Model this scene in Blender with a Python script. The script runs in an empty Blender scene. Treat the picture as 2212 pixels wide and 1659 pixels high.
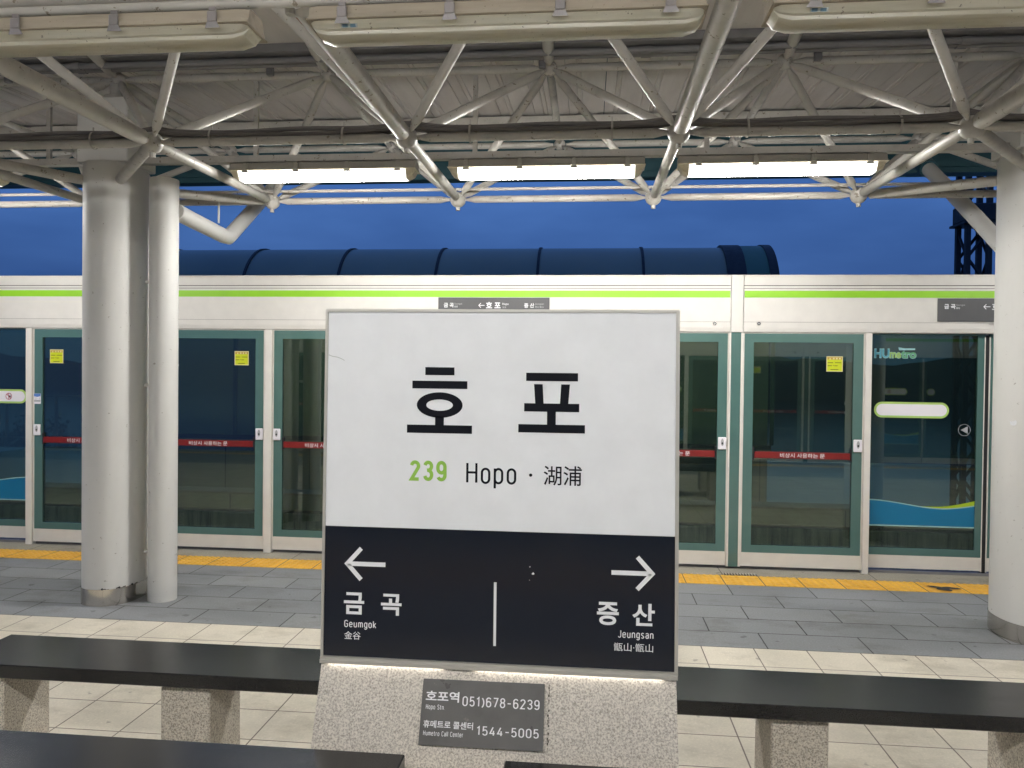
import bpy, bmesh, math, random
from mathutils import Vector, Matrix
random.seed(7)
sc = bpy.context.scene
COL = sc.collection
R = math.radians

# ------------------------------------------------------------------ camera
cam_d = bpy.data.cameras.new('camera')
cam_d.sensor_width = 36.0
cam_d.lens = 36.0 * 1679.37 / 2212.0
cam_d.clip_start = 0.05
cam_d.clip_end = 3000
cam = bpy.data.objects.new('camera', cam_d)
COL.objects.link(cam)
def camera_matrix(roll, pitch, yaw, loc):
    f = Vector((-math.sin(yaw)*math.cos(pitch), math.cos(yaw)*math.cos(pitch), math.sin(pitch)))
    r = Vector((math.cos(yaw), math.sin(yaw), 0))
    u = r.cross(f)
    r2 = math.cos(roll)*r + math.sin(roll)*u
    u2 = -math.sin(roll)*r + math.cos(roll)*u
    return Matrix(((r2.x, u2.x, -f.x, loc[0]), (r2.y, u2.y, -f.y, loc[1]), (r2.z, u2.z, -f.z, loc[2]), (0, 0, 0, 1)))
cam.matrix_world = camera_matrix(0.0113, -0.0149, 0.0991, (0, 0, 1.6))
sc.camera = cam

# ------------------------------------------------------------------ world: blue-hour sky
w = bpy.data.worlds.new('World'); sc.world = w; w.use_nodes = True
nt = w.node_tree; nt.nodes.clear()
def wn(t, **k):
    n = nt.nodes.new(t)
    for a, b in k.items(): setattr(n, a, b)
    return n
out = wn('ShaderNodeOutputWorld'); bg = wn('ShaderNodeBackground')
sky = wn('ShaderNodeTexSky', sky_type='NISHITA', sun_disc=False, sun_elevation=R(1.0), sun_rotation=R(200), air_density=1.6, dust_density=0.4, ozone_density=6.0)
geo = wn('ShaderNodeTexCoord'); sep = wn('ShaderNodeSeparateXYZ'); ramp = wn('ShaderNodeValToRGB')
nt.links.new(geo.outputs['Generated'], sep.inputs[0]); nt.links.new(sep.outputs['Z'], ramp.inputs[0])
e = ramp.color_ramp.elements
e[0].position = 0.0; e[0].color = (0.030, 0.080, 0.235, 1)
e[1].position = 1.0; e[1].color = (0.05, 0.13, 0.40, 1)
for p, c in ((0.12, (0.036, 0.096, 0.285, 1)), (0.24, (0.053, 0.139, 0.400, 1)), (0.45, (0.062, 0.152, 0.43, 1))):
    q = e.new(p); q.color = c
mp = wn('ShaderNodeMapping'); mp.inputs['Scale'].default_value = (1.2, 1.2, 4.5); mp.inputs['Rotation'].default_value = (0.1, 0.25, 0.3)
nz = wn('ShaderNodeTexNoise'); nz.inputs['Scale'].default_value = 2.6; nz.inputs['Detail'].default_value = 4; nz.inputs['Roughness'].default_value = .5
nt.links.new(geo.outputs['Generated'], mp.inputs[0]); nt.links.new(mp.outputs[0], nz.inputs['Vector'])
cr = wn('ShaderNodeValToRGB'); cr.color_ramp.elements[0].position = .35; cr.color_ramp.elements[0].color = (.76, .78, .81, 1)
cr.color_ramp.elements[1].position = .7; cr.color_ramp.elements[1].color = (1.22, 1.16, 1.10, 1)
nt.links.new(nz.outputs[0], cr.inputs[0])
mul = wn('ShaderNodeMixRGB', blend_type='MULTIPLY'); mul.inputs[0].default_value = 1
nt.links.new(ramp.outputs[0], mul.inputs[1]); nt.links.new(cr.outputs[0], mul.inputs[2])
sc1 = wn('ShaderNodeMixRGB', blend_type='ADD'); sc1.inputs[0].default_value = 0.012
nt.links.new(mul.outputs[0], sc1.inputs[1]); nt.links.new(sky.outputs[0], sc1.inputs[2])
nt.links.new(sc1.outputs[0], bg.inputs[0]); bg.inputs[1].default_value = 1.15
nt.links.new(bg.outputs[0], out.inputs[0])

sc.view_settings.view_transform = 'Standard'; sc.view_settings.look = 'None'
sc.view_settings.exposure = 0.0; sc.view_settings.gamma = 1.0
sc.render.engine = 'CYCLES'
sc.cycles.use_denoising = True
sc.cycles.max_bounces = 8; sc.cycles.diffuse_bounces = 4; sc.cycles.glossy_bounces = 4
sc.cycles.transparent_max_bounces = 12
sc.cycles.sample_clamp_indirect = 6.0
sc.cycles.caustics_reflective = False; sc.cycles.caustics_refractive = False
LAMP = 94.0          # radiance of a lit fluorescent cover

# ------------------------------------------------------------------ materials
def newmat(name):
    m = bpy.data.materials.new(name); m.use_nodes = True
    n = m.node_tree; b = n.nodes['Principled BSDF']
    return m, n, b
def N(n, t, **k):
    x = n.nodes.new(t)
    for a, v in k.items(): setattr(x, a, v)
    return x
def texco(n, scale=(1, 1, 1), loc=(0, 0, 0)):
    t = N(n, 'ShaderNodeTexCoord'); m = N(n, 'ShaderNodeMapping')
    m.inputs['Scale'].default_value = scale; m.inputs['Location'].default_value = loc
    n.links.new(t.outputs['Object'], m.inputs[0]); return m.outputs[0]
def noise(n, v, scale, detail=4, rough=.55):
    x = N(n, 'ShaderNodeTexNoise'); x.inputs['Scale'].default_value = scale
    x.inputs['Detail'].default_value = detail; x.inputs['Roughness'].default_value = rough
    n.links.new(v, x.inputs['Vector']); return x.outputs[0]
def rampn(n, f, stops, interp='LINEAR'):
    r = N(n, 'ShaderNodeValToRGB'); r.color_ramp.interpolation = interp
    el = r.color_ramp.elements
    el[0].position, el[0].color = stops[0][0], (*stops[0][1], 1)
    el[1].position, el[1].color = stops[-1][0], (*stops[-1][1], 1)
    for p, c in stops[1:-1]:
        q = el.new(p); q.color = (*c, 1)
    n.links.new(f, r.inputs[0]); return r.outputs[0]
def mix(n, a, b, fac=1.0, mode='MULTIPLY'):
    m = N(n, 'ShaderNodeMixRGB', blend_type=mode)
    for i, x in ((0, fac), (1, a), (2, b)):
        if hasattr(x, 'links'): n.links.new(x, m.inputs[i])
        else: m.inputs[i].default_value = x if i == 0 else (*x, 1)
    return m.outputs[0]
def bump(n, b, h, strength=.2, dist=.01):
    x = N(n, 'ShaderNodeBump'); x.inputs['Strength'].default_value = strength; x.inputs['Distance'].default_value = dist
    n.links.new(h, x.inputs['Height']); n.links.new(x.outputs[0], b.inputs['Normal'])
def grey(v): return (v, v, v)

def plain(name, col, rough, metallic=0.0, coat=0.0):
    m, n, b = newmat(name)
    c = rampn(n, noise(n, texco(n), 9, 5), [(.3, tuple(x*.96 for x in col)), (.7, tuple(min(1, x*1.03) for x in col))])
    n.links.new(c, b.inputs['Base Color']); b.inputs['Roughness'].default_value = rough; b.inputs['Metallic'].default_value = metallic
    b.inputs['Coat Weight'].default_value = coat; return m
def paint(name, col, rough=.45, wear=.12, scale=3.0, specks=0.0, metallic=0.0, coat=0.0, streak=(1, 1, 1), speck_col=(.35, .3, .25), speck_scale=40):
    m, n, b = newmat(name)
    v = texco(n, streak)
    f = noise(n, v, scale, 6, .6)
    c = rampn(n, f, [(.3, tuple(x*(1-wear) for x in col)), (.5, col), (.75, tuple(min(1, x*(1+wear*.6)) for x in col))])
    if specks:
        v2 = texco(n)
        s = noise(n, v2, speck_scale, 3, .7)
        k = rampn(n, s, [(.0, grey(0)), (.70-.06*specks, grey(0)), (.74-.06*specks, grey(1)), (1, grey(1))])
        c = mix(n, c, tuple(a*q for a, q in zip(col, speck_col)), k, 'MIX')
    n.links.new(c, b.inputs['Base Color'])
    r = rampn(n, noise(n, v, scale*2.3, 4), [(.3, grey(max(.02, rough-.08))), (.7, grey(rough+.1))])
    n.links.new(r, b.inputs['Roughness'])
    b.inputs['Metallic'].default_value = metallic; b.inputs['Coat Weight'].default_value = coat
    bump(n, b, noise(n, texco(n), 220, 2), .05, .002)
    return m
def emit(name, col, s):
    m = bpy.data.materials.new(name); m.use_nodes = True; n = m.node_tree; n.nodes.clear()
    o = N(n, 'ShaderNodeOutputMaterial'); x = N(n, 'ShaderNodeEmission')
    x.inputs[0].default_value = (*col, 1); x.inputs[1].default_value = s
    n.links.new(x.outputs[0], o.inputs[0]); return m
def granite(name, base, dark, rough, scale=130, dark_amt=.5, bumpy=.08, gloss=0.0):
    m, n, b = newmat(name); v = texco(n)
    f = noise(n, v, scale, 3, .75)
    c = rampn(n, f, [(.36, dark), (.46, tuple((a+q)/2 for a, q in zip(base, dark))), (.54, base), (.70, tuple(min(1, x*1.18) for x in base))])
    g = noise(n, v, 2.5, 4)
    c = mix(n, c, rampn(n, g, [(.3, (.88, .86, .83)), (.7, (1.05, 1.04, 1.02))]), dark_amt)
    n.links.new(c, b.inputs['Base Color']); b.inputs['Roughness'].default_value = rough
    b.inputs['Coat Weight'].default_value = gloss
    bump(n, b, f, bumpy, .002); return m

M = {}
M['truss'] = paint('truss_paint', (.455, .435, .395), .42, .2, 6, 1.1, speck_col=(.45, .4, .33), speck_scale=26)
M['column'] = paint('column_paint', (.635, .625, .595), .5, .08, 1.8, .3, streak=(1, 1, .35), speck_col=(.5, .47, .42), speck_scale=28)
M['header'] = plain('header_paint', (.69, .665, .62), .42)
M['groove'] = paint('groove_dark', (.10, .08, .08), .7, .1)
M['green'] = paint('green_stripe', (.28, .60, .025), .4, .05)
M['teal'] = plain('teal_enamel', (.082, .165, .150), .12, 0, .4)
M['whitetrim'] = plain('white_trim', (.76, .725, .665), .36)
M['red'] = paint('red_bar', (.20, .010, .009), .42, .15, 6)
M['black'] = paint('black_plastic', (.012, .012, .013), .45, .1)
M['rubber'] = paint('dark_gap', (.02, .02, .022), .8, .1)
M['steel'] = plain('brushed_steel', (.62, .58, .52), .17, 1.0)
M['alu'] = plain('aluminium', (.54, .52, .48), .34, .4)
M['signwhite'] = plain('sign_white', (.735, .745, .765), .4)
M['signdark'] = plain('sign_dark', (.009, .0115, .020), .14); M['signdark'].node_tree.nodes['Principled BSDF'].inputs['Specular IOR Level'].default_value = .36
M['ink'] = plain('sign_ink', (.005, .006, .010), .55); M['ink'].node_tree.nodes['Principled BSDF'].inputs['Specular IOR Level'].default_value = .12
M['inkgreen'] = paint('sign_green', (.26, .48, .07), .45, .05)
M['letter'] = paint('white_lettering', (.80, .80, .82), .45, .03)
M['letterdim'] = paint('grey_lettering', (.42, .42, .43), .5, .05)
M['plate'] = paint('plate_grey', (.085, .085, .088), .38, .1, 5)
M['plaque'] = paint('plaque_grey', (.115, .11, .108), .35, .22, 9, .3, speck_col=(1.7, 1.6, 1.5), speck_scale=18)
M['granite'] = granite('plinth_granite', (.63, .585, .525), (.30, .27, .24), .55, 165)
M['leggranite'] = granite('leg_granite', (.62, .575, .50), (.24, .21, .18), .6, 150, .8)
M['benchtop'] = granite('polished_black_granite', (.014, .0145, .0165), (.007, .007, .008), .24, 260, .1, .01)
def bench_wear():
    n = M['benchtop'].node_tree; b = n.nodes['Principled BSDF']
    f = noise(n, texco(n, (1, 3, 1)), 4, 7, .7); n.links.new(rampn(n, f, [(.2, grey(.19)), (.5, grey(.22)), (.8, grey(.27))]), b.inputs['Roughness'])
bench_wear()
M['housing'] = paint('lamp_housing', (.33, .285, .22), .6, .3, 7, .6, streak=(.4, 3, 3), speck_scale=60)
M['housingclean'] = paint('lamp_housing_grey', (.46, .44, .40), .5, .1, 5)
M['clip'] = paint('lamp_clip', (.30, .28, .28), .35, .15, metallic=.6)
M['amber'] = paint('aged_plastic', (.66, .60, .45), .3, .1)
M['glow'] = emit('lit_cover', (1.0, .98, .945), LAMP)
M['glowedge'] = emit('lit_cover_edge', (1.0, .96, .88), 2.6)
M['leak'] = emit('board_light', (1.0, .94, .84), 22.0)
M['farlight'] = emit('far_lamp', (.75, 1.0, .45), 60.0)
M['farwhite'] = emit('far_lamp_white', (1.0, 1.0, .95), 50.0)
M['cable'] = paint('cable_jacket', (.105, .095, .088), .55, .25, 4)
M['conduit'] = paint('conduit', (.19, .185, .19), .5, .2, 6)
M['tie'] = paint('cable_tie', (.35, .33, .30), .5, .1)
M['fascia'] = paint('fascia_teal', (.018, .075, .095), .5, .15, 1.5)
M['concrete'] = paint('concrete', (.46, .47, .40), .85, .20, 1.2, .3, streak=(1, 1, .4))
M['concretedark'] = paint('concrete_weathered', (.40, .37, .32), .9, .25, .8, .2, streak=(1, 1, .3))
M['wallteal'] = paint('cladding_teal', (.20, .29, .19), .6, .1, .5)
M['ground'] = paint('dark_ground', (.02, .022, .018), 1.0, .4, .4)
M['ballast'] = paint('ballast', (.06, .058, .055), .95, .4, 12)
M['hill'] = paint('wooded_hill', (.02, .022, .012), 1.0, .3, .05)
M['leaf'] = paint('dark_leaves', (.035, .055, .022), .7, .4, 4)
M['bark'] = paint('bark', (.05, .04, .03), .9, .3, 6)
M['iron'] = paint('mast_steel', (.012, .016, .022), .6, .2, 4)
M['sticker'] = paint('sticker_yellow', (.56, .62, .012), .45, .06, 9)
M['stickertop'] = paint('sticker_orange', (.45, .30, .04), .5, .15, 20)
M['stickerink'] = paint('sticker_ink', (.10, .13, .01), .6, .2)
M['stickerpale'] = paint('sticker_pale', (.68, .62, .36), .5, .05)
M['filmblue'] = paint('film_blue', (.010, .17, .33), .3, .05, 1)
M['filmpale'] = paint('film_pale', (.30, .52, .50), .4, .05)
M['filmgreen'] = paint('film_green', (.36, .52, .02), .4, .05)
M['pillgreen'] = paint('pill_green', (.44, .64, .16), .4, .04)
M['pillwhite'] = paint('pill_white', (.86, .83, .87), .45, .02)
M['signred'] = paint('sign_red', (.42, .03, .06), .5, .05)
M['tagblue'] = paint('tag_blue', (.10, .22, .55), .45, .06)
M['logoblue'] = paint('logo_blue', (.10, .34, .42), .4, .05)
M['logolime'] = paint('logo_lime', (.30, .46, .10), .4, .05)
M['logogreen'] = paint('logo_green', (.12, .34, .16), .4, .05)
M['patch'] = paint('worn_patch', (.045, .042, .038), .8, .2)
M['rust'] = paint('rusty_cap', (.28, .12, .06), .8, .4, 30)
M['gum'] = paint('adhesive', (.10, .085, .07), .8, .4, 60)
M['labelsticker'] = paint('maker_label', (.45, .47, .45), .5, .1)
M['labelink'] = paint('maker_label_ink', (.08, .16, .22), .5, .3, 300)

def stained_material():
    m, n, b = newmat('stained_concrete'); v = texco(n, (5, 1, .35)); f = noise(n, v, 2.2, 6, .7)
    c = rampn(n, f, [(.36, (.07, .075, .065)), (.47, (.34, .36, .32)), (.62, (.56, .58, .53))]); n.links.new(c, b.inputs['Base Color'])
    b.inputs['Roughness'].default_value = .9; return m
M['stained'] = stained_material()
def cover_material():
    m, n, b = newmat('dusty_cover')
    v = texco(n, (.5, 4, 6))
    f = noise(n, v, 6, 6, .6)
    c = rampn(n, f, [(.28, (.68, .65, .52)), (.5, (.82, .79, .67)), (.75, (.86, .84, .74))])
    s = noise(n, texco(n), 45, 3, .7)
    k = rampn(n, s, [(0, grey(0)), (.66, grey(0)), (.72, grey(.8)), (1, grey(.8))])
    c = mix(n, c, (.16, .12, .08), k, 'MIX')
    n.links.new(c, b.inputs['Base Color']); b.inputs['Roughness'].default_value = .22
    b.inputs['Coat Weight'].default_value = .4
    t = N(n, 'ShaderNodeBsdfTranslucent'); n.links.new(c, t.inputs[0])
    mx = N(n, 'ShaderNodeMixShader'); mx.inputs[0].default_value = .58
    o = n.nodes['Material Output']
    n.links.new(b.outputs[0], mx.inputs[1]); n.links.new(t.outputs[0], mx.inputs[2]); n.links.new(mx.outputs[0], o.inputs[0])
    return m
M['cover'] = cover_material()
def glass_material(name, tint, refl=1.0):
    m = bpy.data.materials.new(name); m.use_nodes = True; n = m.node_tree; n.nodes.clear()
    o = N(n, 'ShaderNodeOutputMaterial'); t = N(n, 'ShaderNodeBsdfTransparent'); g = N(n, 'ShaderNodeBsdfGlossy')
    t.inputs[0].default_value = (*tint, 1); g.inputs['Roughness'].default_value = .015; g.inputs[0].default_value = (.85, .95, .93, 1)
    fr = N(n, 'ShaderNodeFresnel'); fr.inputs[0].default_value = 1.52
    ml = N(n, 'ShaderNodeMath', operation='MULTIPLY'); ml.inputs[1].default_value = refl
    n.links.new(fr.outputs[0], ml.inputs[0])
    v = texco(n); d = noise(n, v, 1.2, 5, .6)
    # diffuse film: faint dust plus a painted grey veil for reflected platform light
    df = N(n, 'ShaderNodeBsdfDiffuse'); df.inputs[0].default_value = (.20, .25, .23, 1)
    m1 = N(n, 'ShaderNodeMixShader'); m2 = N(n, 'ShaderNodeMixShader')
    dr = rampn(n, d, [(.35, grey(.018)), (.62, grey(.03)), (.78, grey(.07))])
    n.links.new(dr, m1.inputs[0]); n.links.new(t.outputs[0], m1.inputs[1]); n.links.new(df.outputs[0], m1.inputs[2])
    n.links.new(ml.outputs[0], m2.inputs[0]); n.links.new(m1.outputs[0], m2.inputs[1]); n.links.new(g.outputs[0], m2.inputs[2])
    n.links.new(m2.outputs[0], o.inputs[0]); return m
M['glass'] = glass_material('tinted_glass', (.54, .61, .43), 2.5)
def gloss_sheet(name, col, rough, metal=0.0):
    m, n, b = newmat(name); b.inputs['Base Color'].default_value = (*col, 1); b.inputs['Roughness'].default_value = rough; b.inputs['Metallic'].default_value = metal
    f = noise(n, texco(n, (.05, .6, 1)), 3, 5); bump(n, b, f, .15, .05); return m
M['water'] = gloss_sheet('river_water', (.01, .015, .02), .12)
M['wetroof'] = gloss_sheet('sheet_roof', (.75, .80, .85), .3, .9)
def barrel_material():
    m, n, b = newmat('vault_glazing'); v = texco(n)
    f = noise(n, v, .35, 3)
    c = rampn(n, f, [(.3, (.13, .16, .135)), (.7, (.20, .23, .18))]); n.links.new(c, b.inputs['Base Color'])
    b.inputs['Roughness'].default_value = .35; return m
M['vault'] = barrel_material()
M['vaultteal'] = paint('vault_teal', (.05, .13, .095), .5, .1, 1)
def tile_material(name, c1, c2, mortar, bw, rh, off, origin, ms, rough, speck, stain, coat=0.0, warm=None):
    m, n, b = newmat(name)
    v = texco(n, (1, 1, 1), (-origin[0], -origin[1], 0))
    br = N(n, 'ShaderNodeTexBrick'); br.offset = off; br.offset_frequency = 2; br.squash = 1
    br.inputs['Scale'].default_value = 1; br.inputs['Brick Width'].default_value = bw; br.inputs['Row Height'].default_value = rh
    br.inputs['Mortar Size'].default_value = ms; br.inputs['Mortar Smooth'].default_value = .1; br.inputs['Bias'].default_value = 0
    br.inputs['Color1'].default_value = (*c1, 1); br.inputs['Color2'].default_value = (*c2, 1); br.inputs['Mortar'].default_value = (*mortar, 1)
    n.links.new(v, br.inputs['Vector'])
    o = texco(n)
    s = noise(n, o, 90, 3, .7)
    c = mix(n, br.outputs['Color'], rampn(n, s, [(.30, grey(1-speck)), (.5, grey(1)), (.64, grey(1+speck*.5)), (.70, grey(1+speck*3.2))]), 1)
    g = noise(n, o, 3.2, 6, .65)
    c = mix(n, c, rampn(n, g, [(.32, grey(1-stain)), (.55, grey(1.0)), (.8, grey(1+stain*.5))]), 1)
    g2 = noise(n, texco(n, (1, 1, 1), (5, 3, 0)), 1.1, 3, .5)
    c = mix(n, c, rampn(n, g2, [(.35, warm or (.95, .94, .92)), (.65, (1.03, 1.03, 1.03))]), 1)
    n.links.new(c, b.inputs['Base Color'])
    sp_ = noise(n, o, 11, 2, .5)
    c = mix(n, c, rampn(n, sp_, [(.0, grey(1)), (.70, grey(1)), (.735, grey(.62)), (1, grey(.55))]), 1)
    g3 = noise(n, texco(n, (1, 1.6, 1), (3, 9, 0)), 2.0, 7, .7)
    c = mix(n, c, rampn(n, g3, [(.36, (.80, .79, .77)), (.48, grey(1)), (1, grey(1))]), 1)
    n.links.new(c, b.inputs['Base Color'])
    rr = rampn(n, g, [(.3, grey(rough-.1)), (.7, grey(rough+.12))]); n.links.new(rr, b.inputs['Roughness'])
    bp = mix(n, s, br.outputs['Fac'], .8, 'SUBTRACT'); bump(n, b, bp, .25, .003)
    return m
M['beigetile'] = tile_material('beige_tile', (.655, .605, .505), (.595, .55, .465), (.16, .13, .11), .3015, .2875, 0, (.674, 4.65), .0035, .55, .10, .16)
M['greypaver'] = tile_material('grey_paver', (.225, .235, .25), (.262, .27, .28), (.035, .035, .035), .5930, .2780, .5, (.764, 4.65), .0042, .55, .16, .12)
M['sill'] = tile_material('edge_stone', (.36, .34, .285), (.34, .32, .27), (.12, .11, .10), 1.19, 2.0, 0, (2.27, 6.0), .004, .75, .22, .18)
def tactile_material():
    m, n, b = newmat('yellow_tactile'); o = texco(n)
    v = texco(n, (1, 1, 1), (-.759, -6.035, 0))
    br = N(n, 'ShaderNodeTexBrick'); br.offset = 0; br.inputs['Scale'].default_value = 1
    br.inputs['Brick Width'].default_value = .2965; br.inputs['Row Height'].default_value = .29; br.inputs['Mortar Size'].default_value = .004
    br.inputs['Color1'].default_value = (.86, .49, .065, 1); br.inputs['Color2'].default_value = (.80, .43, .058, 1); br.inputs['Mortar'].default_value = (.12, .09, .05, 1)
    n.links.new(v, br.inputs['Vector'])
    g = noise(n, o, 7, 6, .65)
    c = mix(n, br.outputs['Color'], rampn(n, g, [(.3, (.82, .78, .72)), (.6, grey(1.0)), (.8, (1.06, 1.06, 1.06))]), 1)
    n.links.new(c, b.inputs['Base Color']); b.inputs['Roughness'].default_value = .5; return m
M['tactile'] = tactile_material()
def deck_material():
    m, n, b = newmat('roof_panel'); v = texco(n)
    g = noise(n, texco(n, (3, .4, 1)), 3, 6, .65)
    c = rampn(n, g, [(.3, (.52, .485, .455)), (.55, (.60, .565, .53)), (.8, (.63, .595, .56))])
    s = noise(n, v, 30, 3, .7)
    k = rampn(n, s, [(0, grey(0)), (.70, grey(0)), (.74, grey(.6)), (1, grey(.6))])
    c = mix(n, c, (.2, .16, .12), k, 'MIX')
    n.links.new(c, b.inputs['Base Color']); b.inputs['Roughness'].default_value = .55; return m
M['deck'] = deck_material()

# ------------------------------------------------------------------ geometry helpers
class MB:
    def __init__(s): s.v, s.f, s.m, s.mats = [], [], [], []
    def mi(s, mat):
        if mat not in s.mats: s.mats.append(mat)
        return s.mats.index(mat)
    def add(s, verts, faces, mat):
        o = len(s.v); k = s.mi(mat)
        s.v += [tuple(p) for p in verts]
        for f in faces: s.f.append([i+o for i in f]); s.m.append(k)
    def box(s, x0, x1, y0, y1, z0, z1, mat, bev=0.0):
        if bev <= 0:
            v = [(x, y, z) for z in (z0, z1) for y in (y0, y1) for x in (x0, x1)]
            s.add(v, [(0, 2, 3, 1), (4, 5, 7, 6), (0, 1, 5, 4), (2, 6, 7, 3), (0, 4, 6, 2), (1, 3, 7, 5)], mat)
        else:
            bm = bmesh.new(); bmesh.ops.create_cube(bm, size=1)
            for q in bm.verts: q.co = Vector(((x0+x1)/2+q.co.x*(x1-x0), (y0+y1)/2+q.co.y*(y1-y0), (z0+z1)/2+q.co.z*(z1-z0)))
            bmesh.ops.bevel(bm, geom=bm.edges[:], offset=bev, segments=1, affect='EDGES')
            bm.verts.index_update()
            s.add([q.co[:] for q in bm.verts], [[q.index for q in f.verts] for f in bm.faces], mat); bm.free()
    def ring_loft(s, rings, mat, cap=True):
        n = len(rings[0]); vs = [p for r in rings for p in r]; fs = []
        for i in range(len(rings)-1):
            for j in range(n): fs.append((i*n+j, i*n+(j+1) % n, (i+1)*n+(j+1) % n, (i+1)*n+j))
        if cap: fs.append(tuple(range(n-1, -1, -1))); fs.append(tuple((len(rings)-1)*n+j for j in range(n)))
        s.add(vs, fs, mat)
    def tube(s, pts, r, mat, seg=12, cap=True, radii=None):
        P = [Vector(p) for p in pts]; rings = []; up = None
        for i, p in enumerate(P):
            a = (P[i]-P[i-1]).normalized() if i else (P[1]-P[0]).normalized()
            b = (P[i+1]-P[i]).normalized() if i < len(P)-1 else a
            t = (a+b).normalized()
            if up is None:
                up = Vector((0, 0, 1)) if abs(t.z) < .9 else Vector((1, 0, 0))
            x = t.cross(up).normalized(); y = x.cross(t).normalized(); up = y
            k = 1/max(.5, math.cos(a.angle(b)/2)) if a.angle(b, 0) > 0 else 1
            rr = radii[i] if radii else r
            rings.append([p + (x*math.cos(2*math.pi*j/seg) + y*math.sin(2*math.pi*j/seg))*rr*(k if k < 1.6 else 1.6) for j in range(seg)])
        # loft orientation outward
        s.ring_loft([r[::-1] for r in rings], mat, cap)
    def strut(s, a, b, r, mat, na=.075, nb=.075, cone=.06, seg=12):
        a, b = Vector(a), Vector(b); d = (b-a).normalized(); L = (b-a).length
        p = [a+d*(na-.02), a+d*na, a+d*(na+cone), b-d*(nb+cone), b-d*nb, b-d*(nb-.02)]
        s.tube(p, r, mat, seg, True, [r*.45, r*.5, r, r, r*.5, r*.45])
    def ball(s, c, r, mat, seg=16, rows=10, sz=1.0):
        rings = []
        for i in range(1, rows):
            t = math.pi*i/rows
            rings.append([(c[0]+r*math.sin(t)*math.cos(2*math.pi*j/seg), c[1]+r*math.sin(t)*math.sin(2*math.pi*j/seg), c[2]-r*sz*math.cos(t)) for j in range(seg)])
        s.ring_loft(rings, mat)
    def cyl(s, c, r, z0, z1, mat, seg=24):
        s.ring_loft([[(c[0]+r*math.cos(2*math.pi*j/seg), c[1]+r*math.sin(2*math.pi*j/seg), z) for j in range(seg)] for z in (z0, z1)], mat)
    def prism_x(s, prof, x0, x1, mat):          # prof: closed loop of (y, z), extruded along X
        s.ring_loft([[(x, y, z) for y, z in prof] for x in (x0, x1)], mat)
    def plate(s, pts, y, t, mat):                # polygon in the XZ plane facing -Y, thickness t towards +Y
        n = len(pts); v = [(x, y, z) for x, z in pts]+[(x, y+t, z) for x, z in pts]
        area = sum(pts[i][0]*pts[(i+1) % n][1]-pts[(i+1) % n][0]*pts[i][1] for i in range(n))
        idx = list(range(n)) if area > 0 else list(range(n-1, -1, -1))
        f = [tuple(idx), tuple(i+n for i in reversed(idx))]
        for k in range(n):
            i, j = idx[k], idx[(k+1) % n]; f.append((j, i, i+n, j+n))
        s.add(v, f, mat)
    def text(s, body, mat, rect, y=0.0, bold=0.0, frame=None, narrow=0):
        """flat lettering filling rect (u0,v0,u1,v1); frame=(origin,u,v) or the plane Y=y facing -Y"""
        vs, fs = narrow_mesh(body, narrow) if narrow else text_mesh(body, bold)
        xs = [p[0] for p in vs]; ys = [p[1] for p in vs]
        x0, x1, y0, y1 = min(xs), max(xs), min(ys), max(ys)
        u0, v0, u1, v1 = rect
        o, U, V = frame or (Vector((0, y, 0)), Vector((1, 0, 0)), Vector((0, 0, 1)))
        W = U.cross(V)
        s.add([o+U*(u0+(p[0]-x0)/(x1-x0)*(u1-u0))+V*(v0+(p[1]-y0)/(y1-y0)*(v1-v0))+W*p[2] for p in vs], fs, mat)
    def build(s, name, parent=None, smooth=True, angle=35):
        me = bpy.data.meshes.new(name)
        me.from_pydata(s.v, [], s.f)
        for m in s.mats: me.materials.append(m)
        me.polygons.foreach_set('material_index', s.m)
        if smooth:
            me.polygons.foreach_set('use_smooth', [True]*len(me.polygons)); me.set_sharp_from_angle(angle=R(angle))
        me.update()
        o = bpy.data.objects.new(name, me); COL.objects.link(o)
        if parent is not None: o.parent = parent
        return o
_tc = {}
def text_mesh(body, bold):
    k = (body, bold)
    if k not in _tc:
        c = bpy.data.curves.new('lettering', 'FONT'); c.body = body; c.offset = bold; c.resolution_u = 6
        o = bpy.data.objects.new('lettering', c); COL.objects.link(o)
        me = bpy.data.meshes.new_from_object(o.evaluated_get(bpy.context.evaluated_depsgraph_get()))
        vs = [v.co[:] for v in me.vertices]; fs = []
        for p in me.polygons:
            q = list(p.vertices)
            if p.normal.z < 0: q.reverse()
            fs.append(q)
        bpy.data.objects.remove(o); bpy.data.curves.remove(c); bpy.data.meshes.remove(me)
        _tc[k] = (vs, fs)
    return _tc[k]
def _a(cx, cy, rx, ry, a0, a1, n=12):
    return [(cx+rx*math.cos(R(a0+(a1-a0)*i/n)), cy+ry*math.sin(R(a0+(a1-a0)*i/n))) for i in range(n+1)]
def _ov(x0, x1, y0, y1, ry=.2):
    r = (x1-x0)/2; c = (x0+x1)/2
    p = _a(c, y1-ry, r, ry, 0, 180)+_a(c, y0+ry, r, ry, 180, 360); return [p+[p[0]]]
_X = .72
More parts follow.
